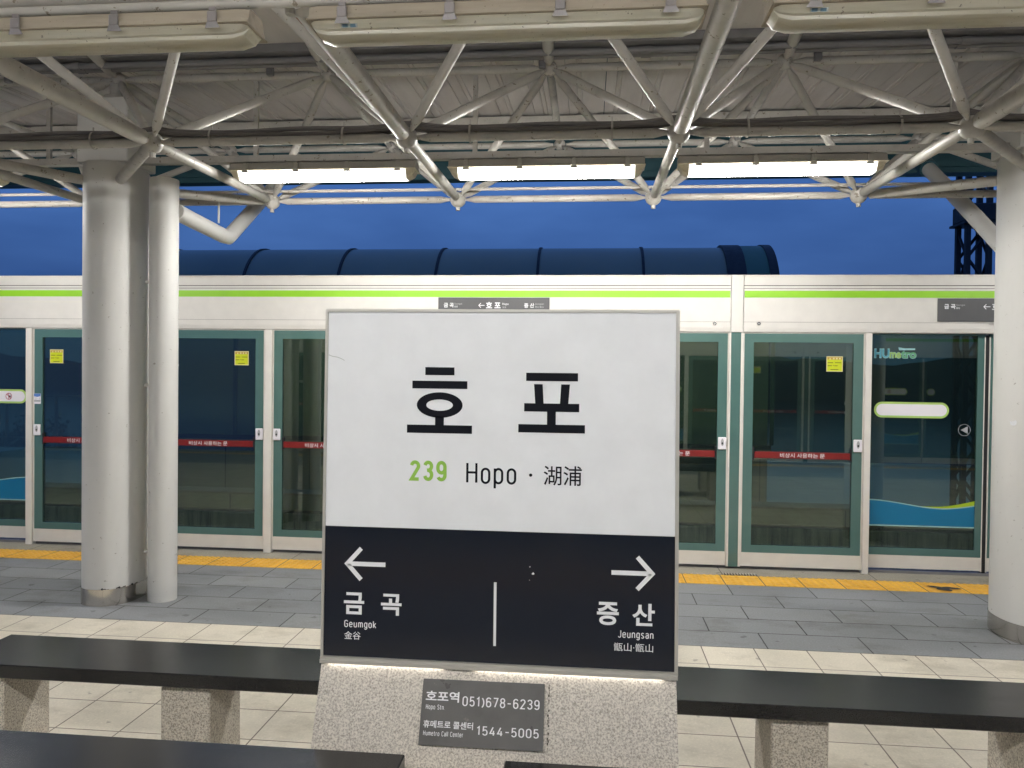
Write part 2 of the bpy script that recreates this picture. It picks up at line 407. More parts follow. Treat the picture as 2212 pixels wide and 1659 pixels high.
NARROW = {
 'H': (.46, [[(0, 0), (0, 1)], [(.46, 0), (.46, 1)], [(0, .52), (.46, .52)]]),
 'o': (.37, _ov(0, .37, 0, _X)), 'p': (.37, _ov(0, .37, 0, _X)+[[(0, _X+.03), (0, -.27)]]),
 'G': (.44, [_a(.22, .77, .22, .23, 20, 180)+_a(.22, .23, .22, .23, 180, 360)+[(.44, .48), (.24, .48)]]),
 'e': (.37, [[(0, .38), (.37, .38)]+_a(.185, _X-.2, .185, .2, 0, 180)+_a(.185, .2, .185, .2, 180, 340)]),
 'u': (.36, [[(0, _X)]+_a(.18, .19, .18, .19, 180, 360)+[(.36, _X)], [(.36, .3), (.36, 0)]]),
 'm': (.60, [[(0, 0), (0, _X)], [(0, .5)]+_a(.15, _X-.17, .15, .17, 180, 0)+[(.30, 0)], [(.30, .5)]+_a(.45, _X-.17, .15, .17, 180, 0)+[(.60, 0)]]),
 'n': (.36, [[(0, 0), (0, _X)], [(0, .48)]+_a(.18, _X-.19, .18, .19, 180, 0)+[(.36, 0)]]),
 'r': (.22, [[(0, 0), (0, _X)], [(0, .46)]+_a(.17, _X-.19, .17, .19, 180, 75)]),
 'g': (.36, _ov(0, .36, .02, _X)+[[(.36, _X+.02), (.36, -.08)]+_a(.18, -.09, .18, .17, 0, -160)]),
 'k': (.36, [[(0, 0), (0, 1.02)], [(.34, _X), (0, .28)], [(.10, .40), (.36, 0)]]),
 'J': (.34, [[(.34, 1), (.34, .2)]+_a(.17, .2, .17, .2, 0, -170)]),
 's': (.33, [_a(.165, .55, .165, .17, 25, 180)+[(.02, .47), (.31, .25)]+_a(.165, .17, .165, .17, 0, -155)]),
 'a': (.35, [_a(.175, _X-.19, .175, .19, 160, 0)+[(.35, 0)], [(.35, .42)]+_a(.175, .2, .175, .2, 90, 270)+[(.35, .1)]]),
 'S': (.42, [_a(.21, .76, .21, .24, 20, 180)+[(.03, .62), (.39, .38)]+_a(.21, .24, .21, .24, 0, -160)]),
 't': (.24, [[(.09, .95), (.09, .14)]+_a(.21, .14, .12, .14, 180, 270), [(-.04, _X), (.24, _X)]]),
 'C': (.43, [_a(.215, .77, .215, .23, 15, 180)+_a(.215, .23, .215, .23, 180, 345)]), 'l': (.0, [[(0, 0), (0, 1.02)]]),
 '.': (.02, [[(0, 0), (.03, 0)]]), ' ': (.16, []), '-': (.34, [[(0, .47), (.34, .47)]]), ')': (.14, [_a(-.22, .42, .36, .62, -58, 58)]),
 '0': (.43, _ov(0, .43, 0, 1, .25)), '1': (.26, [[(0, .80), (.18, 1.0), (.18, 0)]]),
 '2': (.42, [_a(.21, .77, .21, .23, 170, -20)+[(0, 0), (.44, 0)]]),
 '3': (.42, [_a(.21, .77, .20, .23, 165, -80)+[(.14, .535)], [(.21, .54)]+_a(.21, .265, .21, .265, 85, -165)]),
 '4': (.46, [[(.46, .24), (0, .24), (.28, 1)], [(.34, .58), (.34, 0)]]),
 '5': (.42, [[(.40, 1), (.05, 1), (.03, .52)]+_a(.21, .32, .21, .31, 140, -20)[1:]+_a(.21, .26, .21, .26, -20, -160)]),
 '6': (.42, [_a(.21, .76, .21, .24, 25, 180)+[(0, .3)], *_ov(0, .42, 0, .60, .25)]),
 '7': (.42, [[(0, 1), (.42, 1), (.14, 0)]]),
 '8': (.42, [*_ov(.02, .40, .54, 1, .22), *_ov(0, .42, 0, .54, .25)]),
 '9': (.42, [_a(.21, .24, .21, .24, 205, 360)+[(.42, .7)], *_ov(0, .42, .40, 1, .25)]),
 '/': (.3, [[(0, 0), (.3, 1)]])}
def narrow_mesh(body, wt, track=.17):
    vs, fs = [], []; x = 0
    for ch in body:
        wd, strokes = NARROW[ch]
        for si, st in enumerate(strokes):
            P = [Vector((p[0]+x, p[1])) for p in st]
            P = [p for i, p in enumerate(P) if i == 0 or (p-P[i-1]).length > 1e-4]
            closed = len(P) > 3 and (P[0]-P[-1]).length < 1e-3
            o = len(vs); n = len(P)
            for i in range(n):
                if closed and i in (0, n-1): a = (P[n-1]-P[n-2]).normalized(); q = (P[1]-P[0]).normalized()
                else:
                    a = (P[i]-P[i-1]).normalized() if i else (P[1]-P[0]).normalized()
                    q = (P[i+1]-P[i]).normalized() if i < n-1 else a
                t = a+q; t = t.normalized() if t.length > .2 else a
                k = 1/max(.45, t.dot(a)); nn = Vector((-t.y, t.x))*wt/2*k
                vs += [(P[i]+nn).to_tuple()+(si*1.5e-4+i*2e-6,), (P[i]-nn).to_tuple()+(si*1.5e-4+i*2e-6,)]
            for i in range(n-1): fs.append([o+2*i, o+2*i+1, o+2*i+3, o+2*i+2])
        x += wd+track+(wt if wd else wt*.9)
    return vs, fs
def tag(o, label=None, cat=None, group=None, kind=None):
    if label: o['label'] = label
    if cat: o['category'] = cat
    if group: o['group'] = group
    if kind: o['kind'] = kind
    return o
def empty(name, loc=(0, 0, 0)):
    o = bpy.data.objects.new(name, None); o.location = loc; o.empty_display_size = .1; COL.objects.link(o); return o
KIDS = {}
def copy_tree(o, parent=None, table=None):
    if table is None:
        table = {}
        for q in sc.objects:
            if q.parent: table.setdefault(q.parent, []).append(q)
    c = o.copy(); COL.objects.link(c); c.parent = parent
    for ch in table.get(o, []): copy_tree(ch, c, table)
    return c
def circle(cx, cz, rx, rz, n=40, a0=0, a1=2*math.pi):
    return [(cx+rx*math.cos(a0+(a1-a0)*i/n), cz+rz*math.sin(a0+(a1-a0)*i/n)) for i in range(n)]

YC = 2.566                       # centre line of the island platform
def mirror_y(y): return 2*YC-y

# ------------------------------------------------------------------ setting: platform, tracks, ground
def sheet(name, x0, x1, y0, y1, z, mat, kind='structure'):
    b = MB(); b.add([(x0, y0, z), (x1, y0, z), (x1, y1, z), (x0, y1, z)], [(0, 1, 2, 3)], mat)
    o = b.build(name, smooth=False); tag(o, kind=kind); return o
XL, XR = -11.0, 10.0
sheet('platform_floor', XL, XR, .482, 4.65, 0, M['beigetile'])
sheet('paving', XL, XR, 4.65, 6.038, 0, M['greypaver'])
sheet('paving', XL, XR, -.906, .482, 0, M['greypaver'])
sheet('platform_edge', XL, XR, 6.328, 6.72, 0, M['sill'])
sheet('platform_edge', XL, XR, -1.59, -1.196, 0, M['sill'])
b = MB(); b.box(XL, XR, -1.59, 6.72, -1.3, -.02, M['concrete']); tag(b.build('platform_slab'), kind='structure')
def tactile(y0, y1, full=True):
    b = MB(); b.add([(XL, y0, .001), (XR, y0, .001), (XR, y1, .001), (XL, y1, .001)], [(0, 1, 2, 3)], M['tactile'])
    if full:
        p = .2965
        k0 = int((-6.4-.759)/p)
        for k in range(k0, 11):
            for i in range(6):
                for j in range(6):
                    cx = .759+k*p+p*(i+.5)/6; cy = y0+(y1-y0)*(j+.5)/6
                    if 2.58 < cx < 2.80 and j < 4 and random.random() < .85: continue
                    n = 8; r0, r1 = .017, .011
                    vs = [(cx+r*math.cos(2*math.pi*q/n), cy+r*math.sin(2*math.pi*q/n), z) for r, z in ((r0, .001), (r1, .0055)) for q in range(n)]
                    fs = [(q, (q+1) % n, n+(q+1) % n, n+q) for q in range(n)]+[tuple(range(n, 2*n))]
                    b.add(vs, fs, M['tactile'])
    o = b.build('tactile_paving'); tag(o, kind='structure'); return o
tp = tactile(6.038, 6.328); tactile(-1.196, -.906, False)
b = MB(); pts = []
for i in range(22):
    a = 2*math.pi*i/22; rr = 1+.38*math.sin(3*a+.6)+.25*math.sin(5*a+2)
    pts.append((2.69+.088*rr*math.cos(a), 6.15+.055*rr*math.sin(a), .0062))
b.add(pts, [tuple(range(22))], M['patch']); b.build('worn_patch', tp)
sheet('track_bed', -60, 60, 6.72, 9.6, -1.25, M['ballast'])
b = MB()
for y in (7.45, 8.89):
    b.prism_x([(y-.06, -1.24), (y+.06, -1.24), (y+.06, -1.21), (y+.015, -1.2), (y+.015, -1.1), (y+.035, -1.09), (y+.035, -1.06), (y-.035, -1.06), (y-.035, -1.09), (y-.015, -1.1), (y-.015, -1.2), (y-.06, -1.21)], -30, 30, M['steel'])
tag(b.build('rails'), kind='structure')
sheet('ground', -900, 900, -60, 900, -9.0, M['ground'])
sheet('water', -400, 400, 75, 330, -8.9, M['water'])
def hill(name, pts, y, depth):
    b = MB(); rows = 10; vs = []; fs = []; n = len(pts)
    for j in range(rows):
        t = j/(rows-1)
        for i, (x, z) in enumerate(pts):
            k = math.sin(math.pi*t*.5)
            vs.append((x, y+depth*t, -9+(z+9)*k+random.uniform(-1, 1)*1.2*k))
    for j in range(rows-1):
        for i in range(n-1): fs.append((j*n+i, j*n+i+1, (j+1)*n+i+1, (j+1)*n+i))
    b.add(vs, fs, M['hill']); tag(b.build(name), kind='structure')
def smoothline(keys, step):
    out = []
    for (x0, z0), (x1, z1) in zip(keys[:-1], keys[1:]):
        n = max(1, int((x1-x0)/step))
        for i in range(n):
            t = i/n; s = t*t*(3-2*t); out.append((x0+(x1-x0)*t, z0+(z1-z0)*s+math.sin((x0+(x1-x0)*t)*.11)*.7))
    out.append(keys[-1]); return out
hill('hills', smoothline([(-600, 6), (-420, 14), (-300, 4), (-262, 6), (-225, 15), (-190, 30), (-120, 42), (-60, 30), (0, 26), (70, 14), (160, 8), (260, 20), (420, 30), (700, 10)], 8), 330, 120)

# ------------------------------------------------------------------ canopy space frame
A = 1.5; X0 = -2.5346
LY = [(2.588, 2.90), (4.293, 2.907), (5.998, 2.940)]
UY = [(3.441, 3.60), (5.146, 3.604), (6.85, 3.60)]
frame = empty('space_frame', (0, 0, 0))
tag(frame, 'welded lattice of pale grey steel tubes and ball joints carrying the platform roof', 'space frame')
low = {}; upp = {}
for i in range(-3, 7):
    for j, (y, z) in enumerate(LY): low[i, j] = (X0+A*i, y, z)
for i in range(-3, 8):
    for j, (y, z) in enumerate(UY): upp[i, j] = (X0+A*(i-.5), y, z)
def part(fn, name, parent, smooth=True):
    b = MB(); fn(b); return b.build(name, parent, smooth)
TM = M['truss']
for (i, j), p in low.items():
    def f(b, p=p):
        b.ball(p, .062, TM); b.cyl((p[0], p[1]), .017, p[2]-.085, p[2]-.05, TM, 8)
    part(f, 'ball_joint', frame)
for (i, j), p in upp.items():
    def f(b, p=p):
        b.ball(p, .05, TM); b.cyl((p[0], p[1]), .012, p[2]+.04, p[2]+.17, TM, 8)
    part(f, 'ball_joint', frame)
for (i, j), p in low.items():
    if (i+1, j) in low: part(lambda b: b.strut(p, low[i+1, j], .027, TM), 'lower_chord', frame)
    if (i, j+1) in low:
        part(lambda b: b.strut(p, low[i, j+1], .044 if j == 0 else .032, TM, .08, .08, .03), 'lower_chord', frame)
for (i, j), p in upp.items():
    if (i+1, j) in upp: part(lambda b: b.strut(p, upp[i+1, j], .028, TM), 'upper_chord', frame)
    if (i, j+1) in upp and j == 1: part(lambda b: b.strut(p, upp[i, j+1], .028, TM), 'upper_chord', frame)
    if j == 1:
        q = (p[0], 4.56, 3.735)
        part(lambda b: b.strut(p, q, .036, TM, .07, .0, .03), 'upper_chord', frame)
for (i, j), p in low.items():
    for di in (0, 1):
        for jj in (j-1, j):
            q = upp.get((i+di, jj))
            if q and (-2 <= i <= 5): part(lambda b: b.strut(p, q, .027, TM), 'diagonal_brace', frame)

# roof: flat centre soffit, outer panels with seams, purlins, fascia
roof = empty('canopy_roof', (0, 0, 3.7))
tag(roof, 'grey metal panel roof over the platform with dark teal edge beam', 'roof')
def rp(fn, name, smooth=True):
    b = MB(); fn(b); o = b.build(name, roof, smooth); o.location = (0, 0, -3.7); return o
rp(lambda b: b.box(XL, XR, mirror_y(4.88), 4.88, 3.71, 3.74, M['deck']), 'soffit')
def deck(b):
    x = XL; k = 0
    ys = (4.88, 7.62); z0, z1 = 3.765, 3.905
    while x < XR:
        wdt = .30
        gap = .004 if k % 4 else .007
        xa, xb = x, x+wdt-gap
        b.add([(xa, ys[0], z0), (xb, ys[0], z0), (xb, ys[1], z1), (xa, ys[1], z1),
               (xa, ys[0], z0+.02), (xb, ys[0], z0+.02), (xb, ys[1], z1+.02), (xa, ys[1], z1+.02)],
              [(0, 3, 2, 1), (4, 5, 6, 7), (0, 1, 5, 4), (1, 2, 6, 5), (2, 3, 7, 6), (3, 0, 4, 7)], M['deck'])
        for rx in (.07, .105):           # paired shallow ribs
            b.add([(xa+rx, ys[0], z0-.0005), (xa+rx+.012, ys[0], z0-.0005), (xa+rx+.006, ys[0], z0-.009), (xa+rx, ys[1], z1-.0005), (xa+rx+.012, ys[1], z1-.0005), (xa+rx+.006, ys[1], z1-.009)],
                  [(0, 3, 5, 2), (2, 5, 4, 1)], M['deck'])
        x += wdt; k += 1
    b.box(XL, XR, 4.86, 7.62, 3.93, 3.95, M['fascia'])
rp(deck, 'roof_panels', False)
b = MB(); b.box(XL, XR, mirror_y(7.62), mirror_y(4.88), 3.80, 3.83, M['deck']); o = b.build('roof_panels', roof); o.location = (0, 0, -3.7)
rp(lambda b: b.box(XL, XR, 4.885, 4.98, 3.66, 3.764, M['conduit']), 'purlin')
rp(lambda b: (b.box(XL, XR, 6.80, 6.90, 3.76, 3.84, TM), b.box(XL, XR, 6.80, 6.90, 3.74, 3.759, TM)), 'purlin')
rp(lambda b: (b.box(XL, XR, 7.62, 7.74, 3.55, 3.93, M['fascia'], .01), b.box(XL, XR, 7.60, 7.76, 3.50, 3.549, M['fascia'])), 'fascia')
rp(lambda b: b.box(XL, XR, mirror_y(7.74), mirror_y(7.62), 3.55, 3.93, M['fascia']), 'fascia')
for i in range(-3, 8):
    c = upp[i, 1]
    rp(lambda b: b.cyl((c[0], 4.585), .055, 3.695, 3.7095, M['rust'], 16), 'rusty_collar')

# ------------------------------------------------------------------ light rails, conduits and cables
def rail(y, z, label):
    b = MB()
    if y < 4: b.tube([(-6.6, y, z), (6.2, y, z)], .0165, TM, 14)
    else: b.prism_x([(y-.03, z-.022), (y+.03, z-.022), (y+.03, z+.022), (y+.022, z+.022), (y+.022, z-.015), (y-.022, z-.015), (y-.022, z+.022), (y-.03, z+.022)], -6.6, 6.2, TM)
    for i in range(-2, 6):
        if y > 4: b.box(X0+A*i+.25, X0+A*i+.28, y-.012, y+.012, z+.0225, 3.55, TM)
    tag(b.build('light_rail'), label, 'rail', 'channels carrying the light fixtures')
rail(2.53, 2.829, 'grey round steel rail holding the row of unlit dusty light fixtures')
rail(5.10, 3.024, 'grey steel channel holding the row of lit fluorescent fixtures')
def cable(dy, r, sag, ph, label):
    b = MB(); pts = []; ties = []
    for k in range(0, 161):
        x = -7.0+k*.08
        t = ((x-X0) % A)/A
        z = 2.904+sag + .034*abs(2*t-1)**7 + .004*math.sin(x*4.3+ph) + .0025*math.sin(x*9+ph*2)
        pts.append((x, 4.293+dy+.006*math.sin(x*3+ph), z))
    b.tube(pts, r, M['cable'], 8)
    tag(b.build('power_cable'), label, 'cable', 'cables strapped along the lower roof tube')
cable(-.022, .0125, .036, 0, 'thick dark cable strapped on the front of the lower roof tube')
cable(.000, .0135, .060, 2, 'thick dark cable strapped on the crown of the lower roof tube')
cable(.022, .0125, .038, 4, 'thick dark cable strapped on the far side of the lower roof tube')
tie_n = 0
for i in range(-2, 6):
    for dx in (.36, 1.14):
        b = MB(); x = X0+A*i+dx
        b.ring_loft([[(x+q, 4.293+.044*math.cos(2*math.pi*j/14), 2.925+.050*math.sin(2*math.pi*j/14)) for j in range(14)] for q in (-.006, .006)], M['tie'], False)
        b.box(x-.004, x+.004, 4.285, 4.291, 2.974, 3.0, M['tie'])
        tag(b.build('cable_tie'), 'pale plastic tie strapping the dark cables to the lower roof tube', 'cable tie', 'ties around the cable bundle')
for y, z, r, lab in ((5.02, 3.635, .024, 'lower grey conduit running under the roof panels'), (4.955, 3.63, .02, 'upper grey conduit half hidden in shadow beside the roof soffit')):
    b = MB(); b.tube([(-9, y, z), (9, y, z)], r, M['conduit'], 10)
    for k in range(-4, 5): b.tube([(k*1.9+.3, y, z), (k*1.9+.36, y, z)], r*1.25, M['conduit'], 10)
    tag(b.build('conduit'), lab, 'conduit', 'conduits under the canopy')
for k, x in enumerate((-4.05, -2.16, -.33, 1.4, 3.12)):
    b = MB(); b.box(x-.022, x+.022, 5.046, 5.085, 3.575, 3.645, M['conduit'], .004); b.box(x-.01, x+.01, 5.055, 5.09, 3.6555, 3.76, M['black'])
    tag(b.build('cable_clamp'), 'small black clamp box hanging on the conduit under the roof', 'clamp', 'black clamps on the conduit')
b = MB(); b.tube([(-9, 5.93, 3.0), (-3.5, 5.93, 3.003), (9, 5.93, 3.0)], .012, TM, 8)
tag(b.build('conduit'), 'thin pale conduit running just above the outermost lower roof tube', 'conduit', 'conduits under the canopy')

# ------------------------------------------------------------------ light fixtures
def fixture(lit, dirty):
    root = empty('light_fixture')
    L = 1.272
    hm = M['housing'] if dirty else M['housingclean']
    kc = .56 if dirty else .74
    def house(b):
        prof = [(-.078, .0), (.078, .0), (.078, .012), (.068, .016), (.062, .045), (.045, .054), (-.045, .054), (-.062, .045), (-.068, .016), (-.078, .012)]
        rings = []
        for x, k in ((0, .86), (.02, 1), (L-.02, 1), (L, .86)):
            rings.append([(x, y*k, z) for y, z in prof])
        b.ring_loft(rings, hm)
    part(house, 'housing', root)
    def cover(b):
        prof = [(.074, -.002), (.072, -.012), (.066, -.026), (.058, -.050), (.050, -.056), (.048, -.076), (.040, -.084), (-.040, -.084), (-.048, -.076), (-.050, -.056), (-.058, -.050), (-.066, -.026), (-.072, -.012), (-.074, -.002)]
        rings = []
        seq = ((.006, .86, .25), (.022, .97, .72), (.062, 1, 1), (L-.062, 1, 1), (L-.022, .97, .72), (L-.006, .86, .25))
        for x, k, kz in seq: rings.append([(x, y*k, z*kz*kc) for y, z in prof])
        if lit:
            n_ = len(prof); ys = [-.030, .030]
            cut = [rings[2], [(.078, q[1], q[2]) for q in rings[2]], [(L-.078, q[1], q[2]) for q in rings[2]], rings[3]]
            for i in range(3):
                for j in range(n_):
                    A, B = cut[i], cut[i+1]; k = (j+1) % n_
                    edge_ = i != 1 or j in (0, 1, n_-2, n_-3, n_-1)
                    if not edge_ and j == 6:      # the flat underside: bright middle, dimmer borders
                        ya, yb = A[j][1], A[k][1]; z = A[j][2]; xa, xb = A[j][0], B[j][0]
                        for (p0, p1, m_) in ((ya, ya-.011, 'glowedge'), (ya-.011, yb+.011, 'glow'), (yb+.011, yb, 'glowedge')):
                            b.add([(xa, p0, z), (xb, p0, z), (xb, p1, z), (xa, p1, z)], [(0, 3, 2, 1)], M[m_])
                    else: b.add([A[j], A[k], B[k], B[j]], [(0, 1, 2, 3)], M['glowedge' if edge_ else 'glow'])
            b.ring_loft(rings[:3], M['amber']); b.ring_loft(rings[3:], M['amber'])
        else: b.ring_loft(rings, M['cover'])
    part(cover, 'cover', root)
    def lip(b):
        b.box(-.004, L+.004, -.086, .086, -.0055, -.0005, hm if not lit else M['amber'], .004)
    part(lip, 'rim', root)
    for x in (.12, .47, .82, 1.16):
        for s in (-1, 1):
            def clip(b):
                y = s*.088
                cm = M['clip'] if dirty else hm
                b.box(x-.016, x+.016, y-.004, y+.004, -.004, .030, cm, .002)
                b.box(x-.012, x+.012, y-.009*(s > 0)-.0 if s < 0 else y-.009, y+.009 if s < 0 else y, .031, .046, M['clip'] if dirty else hm, .002)
                v = [(x-.016, y-.002, -.005), (x+.016, y-.002, -.005), (x+.026, y-.004*s, -.022), (x-.026, y-.004*s, -.022), (x-.016, y+.004, -.005), (x+.016, y+.004, -.005), (x+.026, y+.004, -.022), (x-.026, y+.004, -.022)]
                b.add(v, [(0, 1, 2, 3), (7, 6, 5, 4), (0, 4, 5, 1), (1, 5, 6, 2), (2, 6, 7, 3), (3, 7, 4, 0)], cm)
            part(clip, 'clip', root)
    return root
dim = fixture(False, True)
def mklabel(b):
    b.add([(.11, -.0625, -.0270), (.165, -.0625, -.0270), (.165, -.0670, -.0160), (.11, -.0670, -.0160)], [(0, 1, 2, 3)], M['labelsticker'])
    for i in range(2):
        x = .115+i*.026
        b.add([(x, -.0632, -.0262), (x+.018, -.0632, -.0262), (x+.018, -.0670, -.0172), (x, -.0670, -.0172)], [(0, 1, 2, 3)], M['labelink'])
part(mklabel, 'maker_label', dim)
lit = fixture(True, False)
DIM = [(-2.40, 'unlit dusty light fixture hanging above the black bench with the drain pipe behind'), (-.925, 'unlit dusty light fixture directly above the white station name board'), (.545, 'unlit dusty light fixture above the bench nearest the steel mast')]
for k, (x, lab) in enumerate(DIM):
    o = dim if k == 0 else copy_tree(dim)
    o.location = (x, 2.53, 2.737); tag(o, lab, 'light', 'unlit fixtures along the platform centre')
LIT = [(-5.36, 5.10, 'lit fluorescent fixture cut by the photo edge, beyond the column with the drain pipe'),
       (-2.43, 5.10, 'lit fluorescent fixture nearest the vertical drain pipe'),
       (-.936, 5.10, 'lit fluorescent fixture in mid row, above the small header sign over the board'),
       (.55, 5.10, 'lit fluorescent fixture nearest the dark lattice mast'),
       (3.57, 5.10, 'lit fluorescent fixture hidden past the column beside the mast')]
for x in (-5.36, -2.43, -.936, .55, 3.57): LIT.append((x, .03, 'lit fluorescent fixture of the second row over the photographer'))
for k, (x, y, lab) in enumerate(LIT):
    o = lit if k == 0 else copy_tree(lit)
    o.location = (x, y, 2.937); tag(o, lab, 'light', 'lit fluorescent fixtures' if y > 1 else 'lit fixtures over the photographer')

# ------------------------------------------------------------------ columns
def column(x, label):
    root = empty('column', (x, 5.125, 0))
    def outline(hx, hy, sag, n=56):
        pts = []
        for i in range(n):
            t = 2*math.pi*i/n; c, q = math.cos(t), math.sin(t)
            pts.append((hx*math.copysign(abs(c)**.8, c), hy*math.copysign(abs(q)**.9, q)))
        return pts
    def shaft(b):
        o = outline(.180, .24, .10); b.ring_loft([[(p[0], p[1], z) for p in o] for z in (.1005, 2.97)], M['column'])
        o2 = outline(.172, .23, .09); b.ring_loft([[(p[0], p[1], z) for p in o2] for z in (2.9705, 2.985)], M['column'])
    part(shaft, 'shaft', root)
    def band(b):
        o = outline(.1835, .2435, .10); b.ring_loft([[(p[0], p[1], z) for p in o] for z in (.0, .112)], M['steel'])
    part(band, 'steel_band', root)
    def bolts(b):
        for k in (4, 10, 44, 49, 53):
            px, py = outline(.1835, .2435, .1)[k]; r = .007
            b.ball((px*1.01, py*1.01, .118), r, M['black'], 8, 6)
            q = outline(.1815, .2415, .1)
            for d in (-1, 0, 1):
                i0, i1 = q[(k+d) % 56], q[(k+d+1) % 56]; h = random.uniform(.002, .009)
                b.add([(i0[0], i0[1], .1125), (i1[0], i1[1], .1125), (i1[0], i1[1], .1125+h), (i0[0], i0[1], .1125+h*.7)], [(0, 1, 2, 3)], M['gum'])
    part(bolts, 'band_bolts', root)
    def head(b):
        b.box(-.180, .180, -.175, .175, 2.9855, 3.42, M['column'], .006)
        b.cyl((0, 0), .09, 3.4205, 3.47, TM, 16); b.cyl((0, 0), .05, 3.4705, 3.56, TM, 12)
    part(head, 'column_head', root)
    for sx, sy in ((-1, -1), (1, -1), (1, 1), (-1, 1)):
        def br(b):
            t = (X0-.75-(-3.282)+sx*.75, .021+sy*.852, 2.907 if sy < 0 else 2.94)
            b.strut(t, (sx*.12, sy*.16, 2.865), .034, TM, .06, 0, .02)
        part(br, 'strut', root)
    tag(root, label, 'column', 'canopy columns'); return root
column(-3.282, 'pale grey rounded column with steel foot band, a thin drain pipe at its side')
chipped = column(2.730, 'pale grey rounded column with a chipped paint spot and steel foot band beside the blue film door')

def chip(b):
    c = Vector((-.1613, -.1262, 1.33)); u = Vector((.60, -.80, 0)); v = Vector((0, 0, 1)); n = Vector((-.80, -.60, 0))
    pts = [(-.020, .004), (-.017, -.010), (-.006, -.019), (.008, -.018), (.019, -.008), (.020, .008), (.010, .016), (.003, .006), (-.003, .012), (-.008, .003), (-.014, .010)]
    k = [c+n*.005+u*a+v*q for a, q in pts]; b.add(k, [tuple(range(len(k)))], M['signwhite'])
part(chip, 'paint_chip', chipped)
def drain(x, sgn, label, full=True):
    root = empty('drain_pipe', (x, 5.11, 0))
    if full:
        def v(b):
            b.cyl((0, 0), .0945, .0, 2.90, M['column'], 28); b.cyl((0, 0), .098, 1.62, 1.628, M['column'], 28)
        part(v, 'downpipe', root)
        for z in (.32, 1.48, 2.2):
            part(lambda b: b.tube([(-.15, .03, z), (-.09, .03, z)], .012, M['column'], 8), 'bracket', root)
    dx = .035*sgn
    def up(b):
        b.tube(([(dx, .09, 2.70), (dx, .30, 2.685), (dx, .80, 2.655), (dx, .88, 2.66), (dx, .93, 2.69)] if full else [(dx, .05, 2.46), (dx, .45, 2.42), (dx, .60, 2.45), (dx, .66, 2.49)])+[(dx, 1.35, 2.98), (dx, 2.38, 3.69)], .058, M['column'], 18)
        b.tube([(dx, 1.95, 3.395), (dx, 2.12, 3.51)], .075, M['fascia'], 18)
    part(up, 'gutter_pipe', root)
    if full: part(lambda b: b.tube([(dx, .72, 2.74), (dx, .72, 2.93)], .008, M['column'], 8), 'hanger', root)
    tag(root, label, 'pipe', 'rainwater pipes beside the columns')
drain(-2.93, 1, 'pale grey vertical drain pipe with elbow up to the roof gutter')
drain(2.93, -1, 'pale slanting gutter pipe with dark collar coming down in front of the mast', False)

# ------------------------------------------------------------------ station name board
YF = 2.47
board = empty('station_name_board', (-.29, 2.566, 0))
tag(board, 'white and black station name board reading Hopo 239 on a granite plinth', 'sign')
OFF = Vector((-.29, 2.566, 0))
def bp(fn, name, parent=None, smooth=True):
    b = MB(); fn(b); o = b.build(name, parent or board, smooth)
    if parent is None: o.location = -OFF
    return o
def edge(z): return (-.8655+(z-.657)/(1.797-.657)*.0095, .2865-(z-.657)/(1.797-.657)*.0100)
zt, zs, zb = 1.797, 1.090, .657
def core(b):
    (l1, r1), (l0, r0) = edge(zt), edge(zb)
    b.add([(l0, YF+.004, zb), (r0, YF+.004, zb), (r0, 2.662, zb), (l0, 2.662, zb), (l1, YF+.004, zt), (r1, YF+.004, zt), (r1, 2.662, zt), (l1, 2.662, zt)],
          [(3, 2, 1, 0), (4, 5, 6, 7), (0, 1, 5, 4), (1, 2, 6, 5), (2, 3, 7, 6), (3, 0, 4, 7)], M['alu'])
    # silver edge strips, slightly proud
    for k, wd in ((0, .0068), (1, .0088)):
        a, c = edge(zb)[k], edge(zt)[k]; s = 1 if k == 0 else -1
        b.plate([(a-.002*s, zb-.004), (a+wd*s, zb-.004), (c+wd*s, zt+.001), (c-.002*s, zt+.001)], YF-.005, .0088, M['alu'])
    b.plate([(l1, zt-.006), (r1, zt-.006), (r1, zt+.004), (l1, zt+.004)], YF-.0042, .008, M['alu'])
    b.plate([(l0, zb-.013), (r0, zb-.013), (r0, zb-.001), (l0, zb-.001)], YF-.018, .004, M['alu']); b.plate([(l0, zb-.006), (r0, zb-.006), (r0, zb+.007), (l0, zb+.007)], YF-.0138, .0175, M['alu'])
bp(core, 'board_frame')
def wp(b):
    b.plate([(edge(zs)[0]+.0065, zs+.001), (edge(zs)[1]-.0085, zs+.001), (edge(zt)[1]-.0085, zt-.006), (edge(zt)[0]+.0065, zt-.006)], YF, .0035, M['signwhite'])
wpan = bp(wp, 'white_panel')
def dp(b):
    b.plate([(edge(zb)[0]+.0065, zb+.003), (edge(zb)[1]-.0085, zb+.003), (edge(zs)[1]-.0085, zs), (edge(zs)[0]+.0065, zs)], YF, .0035, M['signdark'])
dpan = bp(dp, 'dark_panel')
I = M['ink']; T = .0009
